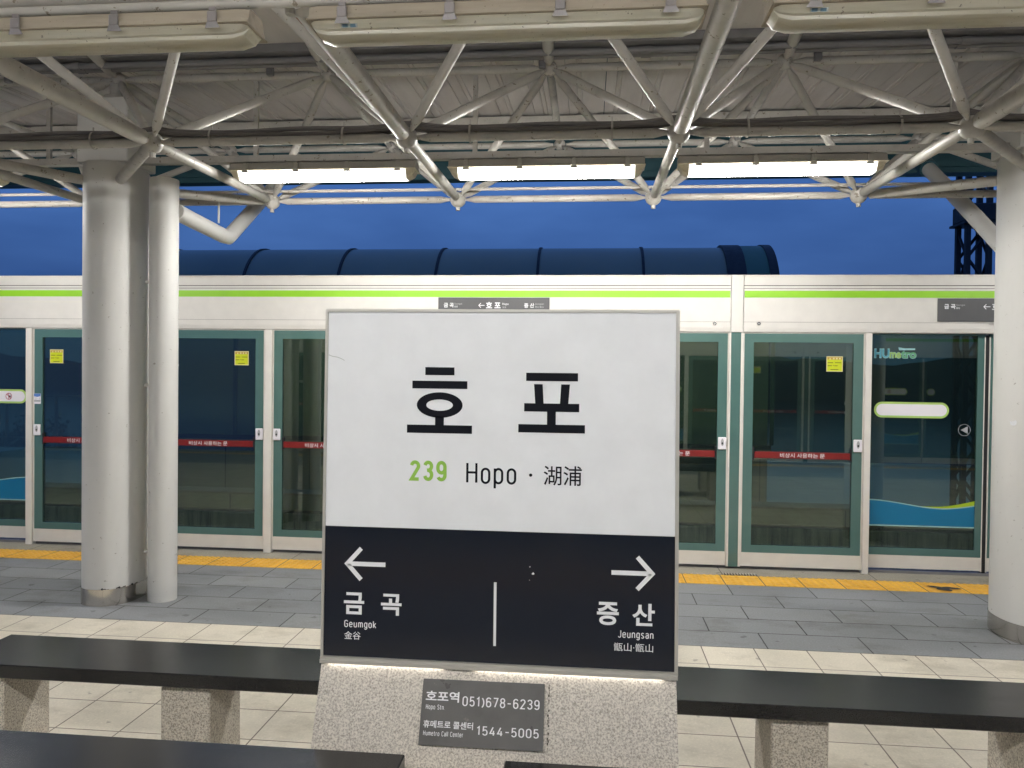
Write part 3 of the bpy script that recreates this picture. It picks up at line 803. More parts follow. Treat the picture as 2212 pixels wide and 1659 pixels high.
def main_name(b):
    y = YF-.0012
    for q in ([(-.527, 1.614), (-.432, 1.614), (-.432, 1.5885), (-.527, 1.5885)], [(-.569, 1.570), (-.3895, 1.570), (-.3895, 1.545), (-.569, 1.545)],
              [(-.4935, 1.4555), (-.4648, 1.4555), (-.4648, 1.4275), (-.4935, 1.4275)], [(-.5855, 1.4276), (-.373, 1.4276), (-.373, 1.4012), (-.5855, 1.4012)],
              [(-.2003, 1.5997), (-.0357, 1.5997), (-.0357, 1.5737), (-.2003, 1.5737)], [(-.175, 1.5635), (-.1474, 1.5635), (-.1438, 1.5024), (-.1703, 1.5024)],
              [(-.0886, 1.5638), (-.0608, 1.5638), (-.0654, 1.5024), (-.0918, 1.5024)], [(-.2057, 1.5025), (-.0306, 1.5025), (-.0306, 1.4763), (-.2057, 1.4763)],
              [(-.1324, 1.4763), (-.1045, 1.4763), (-.1045, 1.4354), (-.1324, 1.4354)], [(-.2237, 1.4354), (-.0118, 1.4354), (-.0118, 1.4091), (-.2237, 1.4091)]):
        b.plate(q, y, T, I)
    n = 48; o = circle(-.479, 1.4922, .0748, .0411, n); i_ = circle(-.4793, 1.492, .0434, .0183, n)
    b.add([(p[0], y, p[1]) for p in o]+[(p[0], y, p[1]) for p in i_], [(k, (k+1) % n, n+(k+1) % n, n+k) for k in range(n)], I)
bp(main_name, 'lettering', None, False).parent = wpan; wpan.children
def line(parent, body, mat, rect, bold=0, narrow=0):
    o = bp(lambda b: b.text(body, mat, rect, YF-.0012, bold, None, narrow), 'lettering', None, False); o.parent = parent
line(wpan, '239', M['inkgreen'], (-.5789, 1.2458, -.4541, 1.3122), 0, .205)
line(wpan, 'Hopo', I, (-.3903, 1.2277, -.2284, 1.3075), 0, .115)
line(wpan, '湖浦', I, (-.1409, 1.2420, -.0197, 1.3050), .006)
bp(lambda b: b.plate(circle(-.1824, 1.273, .0052, .0052, 20), YF-.0012, T, I), 'dot', None, False).parent = wpan
W_ = M['letter']
for body, rect, bd, nw in (('금', (-.7905, .803, -.7225, .8749), .025, 0), ('곡', (-.6665, .8045, -.5981, .8748), .025, 0), ('증', (.0332, .8036, .102, .8768), .025, 0), ('산', (.1446, .8056, .2143, .8764), .025, 0),
                           ('Geumgok', (-.7887, .7545, -.6819, .7836), 0, .13), ('金谷', (-.7884, .7205, -.7337, .7469), .004, 0), ('Jeungsan', (.1003, .7595, .2111, .7884), 0, .13), ('甑山·甑山', (.0887, .7228, .2106, .7490), .002, 0)):
    line(dpan, body, W_, rect, bd, nw)
bp(lambda b: b.plate([(-.2966, .9256), (-.2880, .9256), (-.2880, .7203), (-.2966, .7203)], YF-.0012, T, M['letter']), 'divider', None, False).parent = dpan
def arrow(tx, tz, s, b, y=YF-.0012, k=1.0, mat=None):
    mat = mat or W_
    L, h, t = .137*k, .0575*k, .0072*k
    b.plate([(tx+s*.012*k, tz+t), (tx+s*L, tz+t), (tx+s*L, tz-t), (tx+s*.012*k, tz-t)], y, T, mat)
    for q in (1, -1):
        b.plate([(tx, tz), (tx+s*h*.98-s*.0052*k, tz+q*(h-.0015*k)), (tx+s*h*.98+s*.0048*k, tz+q*(h-.0110*k)), (tx+s*.0195*k, tz)], y-.0002*(q > 0), T, mat)
bp(lambda b: arrow(-.790, .9690, 1, b), 'arrow', None, False).parent = dpan
bp(lambda b: arrow(.2143, .9712, -1, b), 'arrow', None, False).parent = dpan
for o in list(wpan.children)+list(dpan.children): o.location = (0, 0, 0)
# granite plinth: battered faces above a plumb foot
def plinth(b):
    prof = [(2.462, .640), (2.330, .280), (2.330, .0), (2.802, .0), (2.802, .280), (2.670, .640)]
    v = []
    for s in (0, 1):
        for y, z in prof:
            t = (.64-z)/.64
            x = (-.862-.006*t) if s == 0 else (.283+.004*t)
            v.append((x, y, z))
    n = 6; f = [(i, (i+1) % n, n+(i+1) % n, n+i) for i in range(n)]+[tuple(range(n-1, -1, -1)), tuple(range(n, 2*n))]
    b.add(v, [tuple(reversed(q)) for q in f], M['granite'])
bp(plinth, 'plinth')
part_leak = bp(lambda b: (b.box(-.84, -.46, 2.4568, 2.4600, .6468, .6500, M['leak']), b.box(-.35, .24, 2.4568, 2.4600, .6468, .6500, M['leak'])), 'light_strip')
pn = Vector((0, -.36, .13)).normalized(); pu = Vector((1, 0, 0)); pv = Vector((0, .13, .36)).normalized(); po = Vector((0, 2.46, .64))
def fr(d): return (po+pn*d, pu, pv)
def quad(b, c, d, mat, t=.008):
    top = [po+pn*d+pu*x+pv*v for x, v in c]; bot = [po+pn*(d-t)+pu*x+pv*v for x, v in c]
    b.add(top+bot, [(0, 3, 2, 1), (0, 1, 5, 4), (1, 2, 6, 5), (2, 3, 7, 6), (3, 0, 4, 7)], mat)
plq = bp(lambda b: quad(b, [(-.517, -.0300), (-.128, -.0285), (-.1285, -.2230), (-.5185, -.2245)], .0085, M['plaque']), 'plaque')
for body, r, bd in (('호포역', (-.505, -.0964, -.3978, -.0650), .02), ('Hopo Stn.', (-.5027, -.1225, -.4424, -.1050), -1), ('051)678-6239', (-.3868, -.1075, -.1423, -.0745), -1),
                    ('휴메트로 콜센터', (-.5069, -.1735, -.3486, -.1517), .014), ('Humetro Call Center', (-.5053, -.1964, -.3789, -.1818), -1), ('1544-5005', (-.3362, -.1872, -.1420, -.1590), -1)):
    o = bp(lambda b: b.text(body, W_, r, 0, max(bd, 0), fr(.0096), .13 if bd < 0 else 0), 'lettering', None, False); o.parent = plq; o.location = (0, 0, 0)
def gum(b):
    random.seed(3)
    for i in range(26):
        v = -.030-.19*i/26; wd = random.uniform(.0008, .0035); x = -.1145+random.uniform(-.0015, .0015)
        if random.random() < .8:
            b.text_quad = None
            c = [po+pn*.0012+pu*(x-wd)+pv*v, po+pn*.0012+pu*(x+wd)+pv*v, po+pn*.0012+pu*(x+wd*.7)+pv*(v-.0068), po+pn*.0012+pu*(x-wd*.6)+pv*(v-.0068)]
            b.add(c, [(3, 2, 1, 0)], M['gum'])
bp(gum, 'adhesive_mark', None, False)
def scuffs(b):
    random.seed(11); y = YF-.0007
    pts = [(-.848, 1.652), (-.835, 1.647), (-.820, 1.645), (-.806, 1.640), (-.795, 1.634)]
    n = len(pts)
    b.add([(x, y, z) for x, z in pts]+[(x, y, z-.0024) for x, z in pts], [(i, i+n, i+n+1, i+1) for i in range(n-1)], M['labelsticker'])
bp(scuffs, 'scuff_mark', wpan, False)
def chips(b):
    y = YF-.0007
    for x, z, r in ((-.1815, .9795, .0022), (-.1712, .9580, .0050), (-.1818, .9368, .0012)):
        b.add([(x-r, y, z-r*.3), (x+r*.2, y, z-r*.8), (x+r, y, z-r*.1), (x+r*.1, y, z+r)], [(0, 1, 2, 3)], M['letter'])
bp(chips, 'paint_chip', dpan, False)

# ------------------------------------------------------------------ benches
def bench(x0, x1, legs, y0):
    root = empty('bench', ((x0+x1)/2, y0+.165, 0))
    ox, oy = (x0+x1)/2, y0+.165
    part(lambda b: b.box(x0-ox, x1-ox, -.166, .166, .378, .432, M['benchtop'], .004), 'seat', root)
    for lx in legs:
        part(lambda b: b.box(lx-ox, lx+.2-ox, -.135, .135, 0, .3775, M['leggranite'], .006), 'leg', root)
    return root
G = 'black granite benches around the name board'
tag(bench(-2.50, -.545, (-2.495, -1.64, -.79), 2.818), 'long black granite bench behind the board, nearest the drain pipe column', 'bench', G)
tag(bench(-.239, 1.76, (-.19, .665, 1.53), 2.818), 'long black granite bench behind the board, below the column with the blue film door', 'bench', G)
tag(bench(-2.50, -.545, (-2.495, -1.64, -.79), 1.982), 'front black granite bench whose polished end corner shows before the plinth', 'bench', G)
tag(bench(-.239, 1.76, (-.19, .665, 1.53), 1.982), 'front black granite bench of which only a sliver of edge shows under the plaque', 'bench', G)

# ------------------------------------------------------------------ platform screen doors
D = 6.54
screen = empty('platform_screen', (0, D, 0))
SO = Vector((0, D, 0))
def sp(fn, name, parent=None, smooth=True):
    b = MB(); fn(b); o = b.build(name, parent or screen, smooth)
    o.location = -SO if parent is None else (0, 0, 0)
    return o
def hprof():
    g = .010
    pr = [(D+.30, 1.951), (D+.006, 1.951), (D, 1.957)]
    for z in (1.964, 1.971, 1.978, 1.985): pr += [(D, z-.0018), (D+.0022, z-.0008), (D+.0022, z+.0008), (D, z+.0018)]
    pr += [(D, 2.034), (D+.004, 2.0345), (D+.004, 2.0365), (D, 2.037)]
    pr += [(D, 2.3080), (D+g, 2.3080), (D+g, 2.3130), (D, 2.3130), (D, 2.3305), (D+g, 2.3305), (D+g, 2.3370), (D, 2.3370)]
    pr += [(D, 2.408), (D+.006, 2.415), (D+.30, 2.415)]
    return pr[::-1]
POSTS = [(-8.05, -7.95), (-3.955, -3.855), (1.153, 1.250), (6.25, 6.35)]
for (a, c) in zip(POSTS[:-1], POSTS[1:]):
    x0, x1 = a[1]+.004, c[0]-.004
    hd = sp(lambda b: b.prism_x(hprof(), x0, x1, M['header']), 'header')
    sp(lambda b: b.box(x0+.004, x1-.006, D-.0015, D-.0002, 2.235, 2.2905, M['green']), 'green_stripe', hd)
    sp(lambda b: (b.box(x0, x1, D+.0075, D+.0099, 2.3082, 2.3128, M['groove']), b.box(x0, x1, D+.0075, D+.0099, 2.3307, 2.3368, M['groove']), b.box(x0, x1, D+.0025, D+.0039, 2.0346, 2.0364, M['groove'])), 'groove', hd)
for a, c in POSTS:
    p = sp(lambda b: b.box(a, c, D-.001, D+.30, 1.951, 2.416, M['header'], .003), 'header_post')
    p = sp(lambda b: b.box(a+.005, c-.015, D+.002, D+.12, .02, 1.9485, M['teal']), 'post')
    sp(lambda b: (b.box(a-.012, a+.003, D-.001, D+.12, .02, 1.9485, M['whitetrim']), b.box(c-.0135, c+.004, D-.001, D+.12, .02, 1.9485, M['whitetrim'])), 'post_trim', p)
for x in (1.021, 1.374, -4.1, -3.70):
    def knob(b):
        for r, y in ((.019, .004), (.0135, .009), (.006, .011)):
            b.ring_loft([[(x+r*math.cos(-2*math.pi*j/20), D-q, 2.022+r*math.sin(-2*math.pi*j/20)) for j in range(20)] for q in (0, y)], M['alu'] if r != .0135 else M['steel'])
    sp(knob, 'key_switch')
for x in (3.165, -.815):
    sp(lambda b: b.plate(circle(x+.02, 2.030, .03, .012, 16, math.pi/2, 1.5*math.pi)+circle(x+.09, 2.030, .03, .012, 16, -math.pi/2, math.pi/2), D-.004, .0035, M['alu']), 'indicator')
MULL = [(-6.97, -6.92), (-5.05, -4.99), (-2.82, -2.752), (-1.80, -1.75), (.12, .17), (2.216, 2.268), (4.13, 4.18)]
for a, c in MULL:
    sp(lambda b: b.box(a+.001, c-.001, D-.012, D+.10, .0, 1.9495, M['whitetrim'], .002), 'mullion')
def frame_box(b, x0, x1, z0, z1, wl, wr, wt, wb, y0, y1, mat):
    b.box(x0, x0+wl, y0, y1, z0, z1, mat); b.box(x1-wr, x1, y0, y1, z0, z1, mat)
    b.box(x0+wl, x1-wr, y0, y1, z1-wt, z1, mat); b.box(x0+wl, x1-wr, y0, y1, z0, z0+wb, mat)
def sticker(b, x, z, y, w=.128, h=.124):
    b.plate([(x, z), (x+w, z), (x+w, z+h), (x, z+h)], y, .0012, M['stickerpale'])
    b.plate([(x+.006, z+.006), (x+w-.006, z+.006), (x+w-.006, z+h*.78), (x+.006, z+h*.78)], y-.0004, .0003, M['sticker'])
    b.plate([(x+.006, z+h*.785), (x+w-.006, z+h*.785), (x+w-.006, z+h-.006), (x+.006, z+h-.006)], y-.0004, .0003, M['stickertop'])
    b.plate([(x+.020, z+h*.80), (x+.036, z+h*.80), (x+.028, z+h*.925)], y-.0008, .0003, M['stickerpale'])
    for k in range(3):
        cx = x+.050+k*.024
        b.plate([(cx, z+h*.81), (cx+.013, z+h*.81), (cx+.013, z+h*.91), (cx, z+h*.91)], y-.0008, .0003, M['stickerpale'])
    for (u0, u1, v) in ((.010, .052, .56), (.066, .116, .56), (.010, .044, .36), (.052, .058, .37), (.062, .088, .36), (.032, .094, .11)):
        b.plate([(x+u0, z+h*v), (x+u1, z+h*v), (x+u1, z+h*(v+.045)), (x+u0, z+h*(v+.045))], y-.0008, .0003, M['stickerink'])
def kick(b, x0, x1, y, z0=.028, z1=.140):
    pr = [(y+.04, z0), (y, z0)]
    n = 9
    for k in range(n):
        z = z0+.012+(z1-z0-.03)*k/(n-1)
        pr += [(y, z-.002), (y+.0018, z-.0008), (y+.0018, z+.0008), (y, z+.002)]
    pr += [(y, z1), (y+.04, z1)]
    b.prism_x(pr[::-1], x0, x1, M['whitetrim'])
def emergency(x0, x1, lock_side, st=None, tagplate=False, textoff=0.0):
    def fr_(b):
        frame_box(b, x0+.008, x1-.008, .1405, 1.942, .076, .076, .072, .062, D+.008, D+.045, M['teal'])
        for q in ((x0+.001, x0+.0075), (x1-.0075, x1-.001)): b.box(q[0], q[1], D+.002, D+.05, .028, 1.9455, M['whitetrim'])
        b.box(x0+.008, x1-.008, D+.004, D+.05, 1.9425, 1.9465, M['whitetrim'])
    d = sp(fr_, 'emergency_door')
    sp(lambda b: b.box(x0+.083, x1-.083, D+.020, D+.030, .2, 1.872, M['glass']), 'glass_pane', d)
    sp(lambda b: kick(b, x0+.008, x1-.008, D+.003), 'kick_plate', d)
    xa, xb = x0+.101, x1-.101
    def bar(b):
        y = D-.003
        b.box(xa, xb, y, y+.022, .920, .974, M['red'], .004)
        b.text('비상시 사용하는 문', W_, ((xa+xb)/2-.175, .929, (xa+xb)/2+.178, .966), y-.0012, .006)
        for q in (xa-.016, xb+.001): b.box(q, q+.0155, y+.004, D+.0195, .905, 1.01, M['black'], .003)
    sp(bar, 'push_bar', d)
    lx = x1-.076 if lock_side > 0 else x0+.006
    def lock(b):
        b.box(lx, lx+.066, D-.008, D+.0075, .985, 1.086, M['pillwhite'], .005)
        b.plate(circle(lx+.034, 1.045, .012, .030, 24), D-.0095, .001, M['letterdim'])
        b.plate(circle(lx+.034, 1.036, .007, .009, 16), D-.0112, .001, M['black'])
    sp(lock, 'lock', d)
    if st is not None: sp(lambda b: sticker(b, st, 1.636, D+.0165), 'warning_sticker', d)
    if tagplate:
        def tg(b):
            tx = x0+.008
            b.box(tx, tx+.064, D+.001, D+.0075, 1.268, 1.362, M['pillwhite'], .003)
            b.plate([(tx+.001, 1.361), (tx+.063, 1.361), (tx+.063, 1.338), (tx+.03, 1.331), (tx+.001, 1.337)][::-1], D-.0002, .001, M['tagblue'])
            b.text('2-1', M['letterdim'], (tx+.010, 1.309, tx+.054, 1.327), D-.0004)
            b.plate([(tx+.003, 1.288), (tx+.061, 1.288), (tx+.061, 1.304), (tx+.003, 1.304)], D-.0002, .001, M['letterdim'])
        sp(tg, 'door_tag', d)
    return d
def sliding(x0, x1, wl, wr, pill=None, film=0, logo=False, icons=()):
    y = D+.055
    def fr_(b):
        frame_box(b, x0, x1, .147, 1.9495, wl, wr, .012, .060, y, y+.03, M['teal'])
        b.box(x1-.003, x1+.004, y-.003, y+.03, .03, 1.93, M['whitetrim']); b.box(x0-.004, x0+.003, y-.003, y+.03, .03, 1.93, M['whitetrim'])
    d = sp(fr_, 'sliding_door')
    sp(lambda b: b.box(x0+wl-.001, x1-wr+.001, y+.010, y+.020, .2, 1.9385, M['glass']), 'glass_pane', d)
    sp(lambda b: kick(b, x0+.005, x1-.005, y, .040, .146), 'kick_plate', d)
    if pill:
        px0, px1 = pill; zc = 1.331
        def pl(b):
            for r, m, t in ((.0645, M['pillgreen'], .004), (.0475, M['pillwhite'], .0052)):
                p = circle(px0+.0645, zc, r, r, 18, math.pi/2, 1.5*math.pi)+circle(px1-.0645, zc, r, r, 18, -math.pi/2, math.pi/2)
                b.plate(p, y+.0085-t, t-.0002, m)
            for ix in icons:
                n = 28; o_ = circle(ix, zc, .031, .031, n); i_ = circle(ix, zc, .0255, .0255, n); yy = y+.0026
                b.add([(p[0], yy, p[1]) for p in o_]+[(p[0], yy, p[1]) for p in i_], [(k, (k+1) % n, n+(k+1) % n, n+k) for k in range(n)], M['signred'])
                b.plate([(ix-.0225, zc+.017), (ix-.017, zc+.0225), (ix+.0225, zc-.017), (ix+.017, zc-.0225)], yy-.0003, .0002, M['signred'])
                b.plate([(ix+.001, zc-.002), (ix+.011, zc+.011), (ix+.022, zc-.002), (ix+.011, zc-.010)], yy-.0006, .0002, M['ink'])
                b.plate([(ix-.004, zc-.028), (ix+.001, zc-.028), (ix+.001, zc+.026), (ix-.004, zc+.026)], yy-.0004, .0001, M['signred'])
        sp(pl, 'notice_sticker', d)
    if film:
        def fl(b):
            xa, xb = x0+wl, x1-wr; n = 24; yy = y+.0085
            top = []
            for i in range(n+1):
                t = i/n; u = t if film > 0 else 1-t
                z = .590-.062*(1-math.cos(min(1, u/.72)*math.pi))/2 + (.030*((u-.72)/.28)**1.5 if u > .72 else 0)
                top.append((xa+(xb-xa)*t, z))
            bot = [(xa, .392), (xb, .392)]
            b.plate([bot[0], bot[1]]+top[::-1], yy, .0008, M['filmblue'])
            b.plate([(xa, .381), (xb, .381), (xb, .3915), (xa, .3915)], yy, .0008, M['filmpale'])
            for i in range(n):
                (xA, zA), (xB, zB) = top[i], top[i+1]
                b.plate([(xA, zA+.0004), (xB, zB+.0004), (xB, zB+.009), (xA, zA+.009)], yy, .0008, M['filmpale'])
                uA, uB = ((i/n), (i+1)/n) if film > 0 else (1-i/n, 1-(i+1)/n)
                hA, hB = max(0, uA-.5)*.07, max(0, uB-.5)*.07
                if hA+hB > 0.002: b.plate([(xA, zA+.0094), (xB, zB+.0094), (xB, zB+.0096+hB), (xA, zA+.0096+hA)], yy, .0008, M['filmgreen'])
        sp(fl, 'blue_film', d)
    if logo:
        def lg(b):
            yy = y+.0085; x = x0+.040
            b.text('HU', M['filmpale'], (x-.004, 1.749, x+.118, 1.829), yy, .05); b.text('HU', M['logoblue'], (x, 1.754, x+.114, 1.822), yy-.0006, .03)
            b.text('me', M['logolime'], (x+.118, 1.752, x+.204, 1.799), yy-.0006, .03); b.text('tro', M['logogreen'], (x+.207, 1.752, x+.322, 1.812), yy-.0006, .03)
            b.text('me', M['filmpale'], (x+.114, 1.748, x+.206, 1.803), yy, .07); b.text('tro', M['filmpale'], (x+.204, 1.748, x+.326, 1.816), yy, .07)
            b.plate([(x+.19, 1.815), (x+.315, 1.818), (x+.315, 1.832), (x+.23, 1.832), (x+.185, 1.840)], yy, .0006, M['filmpale'])
        sp(lg, 'operator_logo', d)
        def ar(b):
            cx, cz, yy = 3.018, 1.176, y+.0085; n = 28
            o_ = circle(cx, cz, .048, .048, n); i_ = circle(cx, cz, .0445, .0445, n)
            b.add([(p[0], yy, p[1]) for p in o_]+[(p[0], yy, p[1]) for p in i_], [(k, (k+1) % n, n+(k+1) % n, n+k) for k in range(n)], M['letterdim'])
            b.plate([(cx-.028, cz), (cx+.026, cz-.030), (cx+.026, cz+.030)], yy, .0006, M['letterdim'])
        sp(ar, 'direction_arrow', d)
    return d
def gap(x): sp(lambda b: b.box(x-.006, x+.006, D+.065, D+.08, .03, 1.94, M['rubber']), 'rubber_seal')
emergency(-7.94, -6.975, 1)
sliding(-6.915, -5.995, .02, .05, (-6.2, -6.05))
sliding(-5.975, -5.047, .05, .004, (-5.72, -5.092), -1, False, (-5.404, -5.266))
emergency(-4.985, -3.97, -1, -4.836, True)
emergency(-3.842, -2.824, 1, -3.103)
emergency(-2.748, -1.804, -1)
sliding(-1.745, -.825, .004, .05, (-1.70, -1.12), 1)
sliding(-.805, .115, .05, .004, (-.50, .08), -1)
emergency(.175, 1.138, 1)
emergency(1.256, 2.214, 1, 1.920)
sliding(2.272, 3.160, .004, .052, (2.314, 2.896), 1, True)
sliding(3.20, 4.125, .05, .004, (3.5, 4.08), -1)
emergency(4.185, 5.15, -1)
emergency(5.20, 6.22, 1)
for x in (-5.985, -.815): gap(x)
sp(lambda b: b.box(3.166, 3.195, D+.06, D+.10, .0, 1.94, M['rubber']), 'rubber_seal')
sp(lambda b: b.box(-8.05, 6.35, D+.012, D+.29, 2.4165, 2.422, M['header']), 'header_cap')
sp(lambda b: b.box(-8.05, 6.35, D+.050, D+.115, .0005, .022, M['conduit']), 'threshold')
tag(screen, 'cream and teal glass screen door wall along the track side of the platform', 'screen doors')
rear = copy_tree(screen)
rear.location = (0, mirror_y(D), 0); rear.rotation_euler = (0, 0, math.pi)
tag(rear, 'matching screen door wall across the platform, seen only as a faint reflection', 'screen doors')

def header_sign(cx, label):
    root = empty('header_sign', (cx, D, 2.138))
    z0, z1 = -.093, .093
    part(lambda b: b.box(-.4735, .4735, -.008, -.0005, z0, z1, M['plate'], .001), 'sign_plate', root)
    def r(x0, za, x1, zb): return (x0+.812, za-2.138, x1+.812, zb-2.138)
    LD = M['letterdim']
    for body, mt, rc, bd in (('금 곡', W_, (-1.2372, 2.1457, -1.1516, 2.1847), .03), ('Geumgok', LD, (-1.1476, 2.1672, -1.0785, 2.1849), 0), ('金谷', W_, (-1.1474, 2.1458, -1.1169, 2.1632), 0),
                             ('호 포', W_, (-.8756, 2.1399, -.7510, 2.1937), .03), ('Hopo', W_, (-.7373, 2.1617, -.6831, 2.187), 0), ('湖浦', LD, (-.737, 2.14, -.7046, 2.1562), 0),
                             ('증 산', W_, (-.5513, 2.1445, -.4669, 2.1847), .025), ('Jeungsan', LD, (-.4593, 2.1679, -.3862, 2.185), 0), ('甑山·甑山', LD, (-.459, 2.1453, -.3876, 2.1607), 0)):
        part(lambda b: b.text(body, mt, r(*rc), -.0092, bd), 'lettering', root, False)
    b = MB(); arrow(-.9407+.812, 2.1645-2.138, 1, b, -.0092, .385); b.build('arrow', root, False)
    tag(root, label, 'sign', 'dark station signs on the screen door header')
header_sign(-.8145, 'dark grey header sign peeking over the top of the white name board')
header_sign(3.2395, 'dark grey header sign cut off by the column, above the blue film door')

b = MB()
for i in range(12):
    x = 1.085+i*.0225
    b.box(x, x+.008, 6.335, 6.385, .001, .006, M['alu'])
b.box(1.08, 1.355, 6.333, 6.387, .0005, .001, M['black'])
tag(b.build('drain_grate'), 'small slotted metal drain grate in the stone edge at the teal post', 'grate')

# ------------------------------------------------------------------ beyond the track
def wall(b):
    b.box(-40, 40, 9.6, 9.85, -.20, .0, M['concrete'], .01)
    b.box(-40, 40, 9.62, 9.84, -.235, -.2005, M['rubber'])
    b.box(-40, 40, 9.56, 9.86, -1.3, -.2355, M['stained'], .01)
    b.box(-40, 40, 9.55, 9.90, .0005, .03, M['concretedark'], .008)
    for k in range(-13, 14):
        b.box(k*1.53-.006, k*1.53+.006, 9.592, 9.5995, -.195, -.005, M['groove'])
    for x in (-3.05, -2.2, -5.5, -1.45, 3.4):
        b.box(x-.012, x+.012, 9.57, 9.5995, -.12, -.05, M['rubber'])
tag(MB.build((lambda b: (wall(b), b)[1])(MB()), 'parapet_wall'), 'low concrete parapet wall along the far side of the track', 'wall')
HO = Vector((-2.4, 14, -6))
hall = empty('vaulted_building', tuple(HO))
def hp(fn, name, parent=None, smooth=True):
    b = MB(); fn(b); o = b.build(name, parent or hall, smooth); o.location = -HO if parent is None else (0, 0, 0); return o
HX0, HX1 = -8.1, 3.02; RY, RZ, RR = 14.0, 2.63, 1.19
def wallh(b):
    b.box(HX0, HX1-.15, 12.87, 15.13, -9, .33, M['concretedark'])
    for k in range(8): b.box(HX0+.35+k*1.5, HX0+.365+k*1.5, 12.862, 12.8695, -9, .32, M['groove'])
    b.box(HX0, HX1-.15, 12.85, 15.15, -.68, -.62, M['groove'])
hp(wallh, 'wall')
hp(lambda b: (b.box(HX0-.03, HX1-.1, 12.80, 15.2, .3305, .40, M['concretedark']), b.box(HX0-.03, HX1-.1, 12.83, 15.17, .4005, .47, M['rubber'])), 'ledge')
def uw(b):
    b.box(HX0, HX1-.15, 12.88, 15.12, .4705, 2.63, M['wallteal'])
    for k in range(8): b.box(HX0+.5+k*1.5, HX0+.56+k*1.5, 12.84, 12.8795, .471, 2.62, M['vaultteal'])
hp(uw, 'upper_wall')
def arc(x0, x1, r, mat, b, n=28, a0=-.12):
    rings = [[(x, RY-r*math.cos(a0+(math.pi-2*a0)*i/n), RZ+r*math.sin(a0+(math.pi-2*a0)*i/n)) for i in range(n+1)] for x in (x0, x1)]
    vs = rings[0]+rings[1]; m = n+1
    b.add(vs, [(i, m+i, m+i+1, i+1) for i in range(n)]+[tuple(range(n, -1, -1)), tuple(range(m, 2*m))], mat)
hp(lambda b: arc(HX0, HX1-.58, RR, M['vault'], b), 'vault')
hp(lambda b: arc(HX1-.78, HX1, RR+.03, M['vaultteal'], b), 'vault_end')
for x in (-7.68, -5.98, -4.30, -2.61, -.884, .869): hp(lambda b: arc(x-.022, x+.022, RR+.022, M['iron'], b), 'rib')
hp(lambda b: arc(HX1-.80, HX1-.50, RR+.045, M['iron'], b), 'rib')
hp(lambda b: arc(HX1-.13, HX1+.012, RR+.047, M['iron'], b), 'rib')
tag(hall, 'dark glazed barrel vault building standing beyond the far track', 'building')

depot = empty('depot_building', (15, 33, -9))
def dpt(fn, name):
    b = MB(); fn(b); o = b.build(name, depot); o.location = (-15, -33, 9); return o
dpt(lambda b: b.box(5.9, 40, 24.2, 41.5, -9, -3.31, M['concretedark']), 'wall')
dpt(lambda b: (b.box(5.7, 40.2, 24, 41.7, -3.3, -3.0, M['wetroof']), b.box(5.7, 40.2, 41.0, 41.65, -2.9995, -2.86, M['wetroof'])), 'roof')
tag(depot, 'low depot building with a wet blue sheet roof seen through the door with the logo', 'building', 'low roofs beyond the track')
d2 = empty('depot_building', (-30, 33, -9))
def dpt2(fn, name):
    b = MB(); fn(b); o = b.build(name, d2); o.location = (30, -33, 9); return o
dpt2(lambda b: b.box(-60, -12.6, 24.2, 39.5, -9, -3.31, M['concretedark']), 'wall')
dpt2(lambda b: (b.box(-60.2, -12.5, 24, 39.7, -3.3, -3.0, M['wetroof']), b.box(-60.2, -12.5, 39.2, 39.68, -2.9995, -2.8, M['wetroof'])), 'roof')
tag(d2, 'low depot building with a wet blue sheet roof seen through the door tagged 2-1', 'building', 'low roofs beyond the track')

def tree(x, y, h, cr, label, seed):
    random.seed(seed)
    root = empty('tree', (x, y, -9))
    def tr(b):
        b.tube([(0, 0, 0), (.1, 0, h*.35), (-.05, .1, h*.6), (.1, 0, h*.85)], .2, M['bark'], 8, True, [.26, .2, .14, .05])
        for k in range(6):
            a = k*1.05; z = h*(.4+.07*k)
            b.tube([(0, 0, z), (math.cos(a)*cr*.4, math.sin(a)*cr*.4, z+.6), (math.cos(a)*cr*.7, math.sin(a)*cr*.7, z+1.1)], .06, M['bark'], 6, True, [.08, .05, .02])
    part(tr, 'trunk', root)
    def cw(b):
        cl = [(random.gauss(0, cr*.42), random.gauss(0, cr*.42), h*.68+random.gauss(0, h*.13), random.uniform(.45, .95)) for _ in range(26)]
        for _ in range(2600):
            cx, cy, cz, r = random.choice(cl)
            d = Vector((random.gauss(0, 1), random.gauss(0, 1), random.gauss(0, 1))).normalized()*r*random.uniform(.5, 1.05)
            p = Vector((cx, cy, cz))+d; s = random.uniform(.08, .19)
            u = Vector((random.gauss(0, 1), random.gauss(0, 1), random.gauss(0, .6))).normalized(); v = u.cross(Vector((random.random(), random.random(), random.random()))).normalized()
            b.add([p-u*s, p+v*s*.5, p+u*s, p-v*s*.5], [(0, 1, 2, 3)], M['leaf'])
    part(cw, 'crown', root, False)
    tag(root, label, 'tree', 'dark trees beyond the depot roof')
tree(-33.5, 43, 8.4, 3.0, 'dark bushy tree seen through the glass beside the red push bar next to the column', 1)
tree(-40.5, 44, 7.6, 2.6, 'dark bushy tree seen through the glass below the icon strip', 2)
tree(-27, 44, 7.8, 2.8, 'dark bushy tree beyond the depot roof, hidden by the grey column', 3)

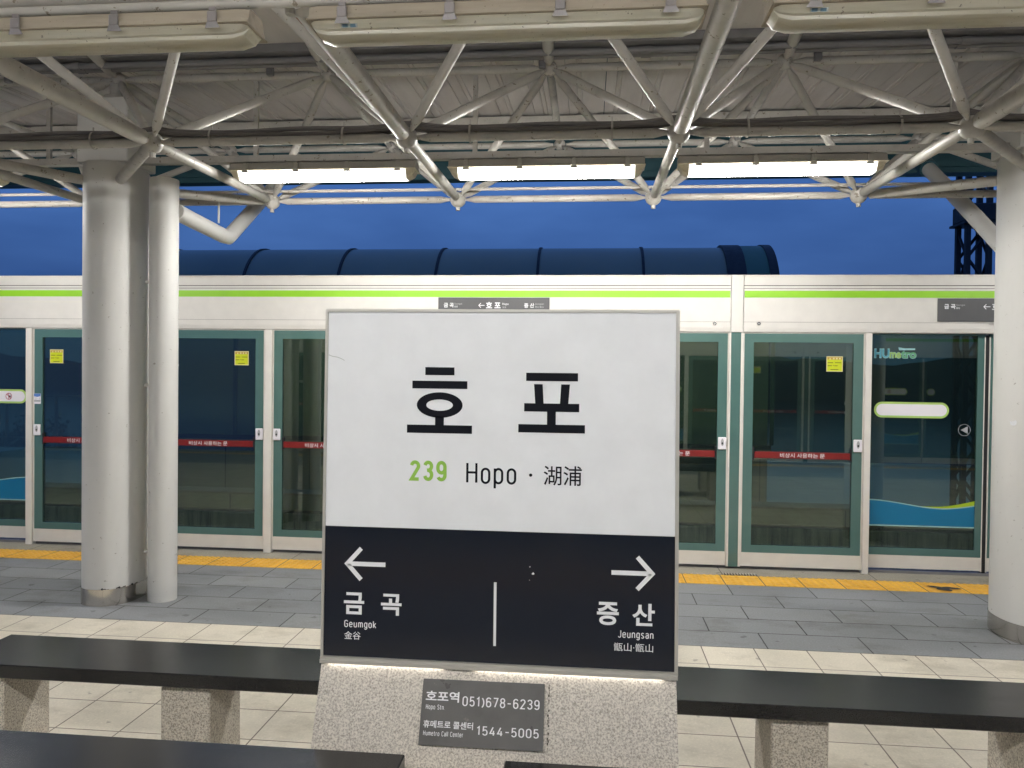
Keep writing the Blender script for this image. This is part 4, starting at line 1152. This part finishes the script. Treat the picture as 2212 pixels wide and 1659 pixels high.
fence = empty('fence', (-34, 41.2, -9))
def fp(fn, name):
    b = MB(); fn(b); o = b.build(name, fence); o.location = (34, -41.2, 9); return o
for x in (-48, -45, -42, -39, -36, -33, -30, -27): fp(lambda b: b.tube([(x, 41.2, -9), (x, 41.2, .1)], .09, M['conduit'], 8), 'post')
for z in (-.02, -2.4): fp(lambda b: b.tube([(-48, 41.2, z), (-27, 41.2, z)], .05, M['conduit'], 6), 'rail')
tag(fence, 'tall grey post fence standing beyond the depot roof', 'fence')

mast = empty('lattice_mast', (8.05, 18, -9))
def mp_(fn, name):
    b = MB(); fn(b); o = b.build(name, mast); o.location = (-8.05, -18, 9); return o
MX0, MX1, MY0, MY1 = 8.10, 8.54, 17.75, 18.19
for x in (MX0, MX1):
    for y in (MY0, MY1): mp_(lambda b: b.box(x-.05, x+.05, y-.05, y+.05, -9, 8.0, M['iron']), 'leg')
def lace(b):
    z = -3.0
    while z < 7.6:
        for (xa, ya, xb, yb) in ((MX0, MY0, MX1, MY0), (MX1, MY0, MX1, MY1), (MX0, MY1, MX1, MY1), (MX0, MY0, MX0, MY1)):
            b.tube([(xa, ya, z), (xb, yb, z+.6)], .035, M['iron'], 5); b.tube([(xb, yb, z+.6), (xa, ya, z+1.2)], .035, M['iron'], 5)
        z += 1.2
mp_(lace, 'lacing')
def clamp(b): b.box(MX0-.09, MX1+.30, MY0-.10, MY1+.10, 4.97, 5.36, M['iron'], .03); b.box(MX0-.13, MX1+.34, MY0-.14, MY1+.14, 4.92, 4.969, M['iron'])
mp_(clamp, 'collar')
tag(mast, 'dark steel lattice catenary mast rising beside the grey column', 'mast')
b = MB(); b.tube([(-40, 9.2, 4.0), (0, 9.2, 3.93), (40, 9.2, 4.0)], .011, M['black'], 6)
tag(b.build('overhead_wire'), 'thin black overhead wire stretched just below the teal roof edge', 'wire')
b = MB(); b.ball((-178, 280, 5.2), .75, M['farlight'], 10, 6); b.ball((-168, 280, 2.8), .3, M['farlight'], 8, 5)
tag(b.build('far_lamp'), 'small green lamps glowing across the river through the glass', 'lamp')
b = MB(); b.ball((-144, 280, 4.6), .45, M['farwhite'], 10, 6, 2.6)
tag(b.build('far_lamp'), 'small white lamp glowing across the river left of the column', 'lamp')
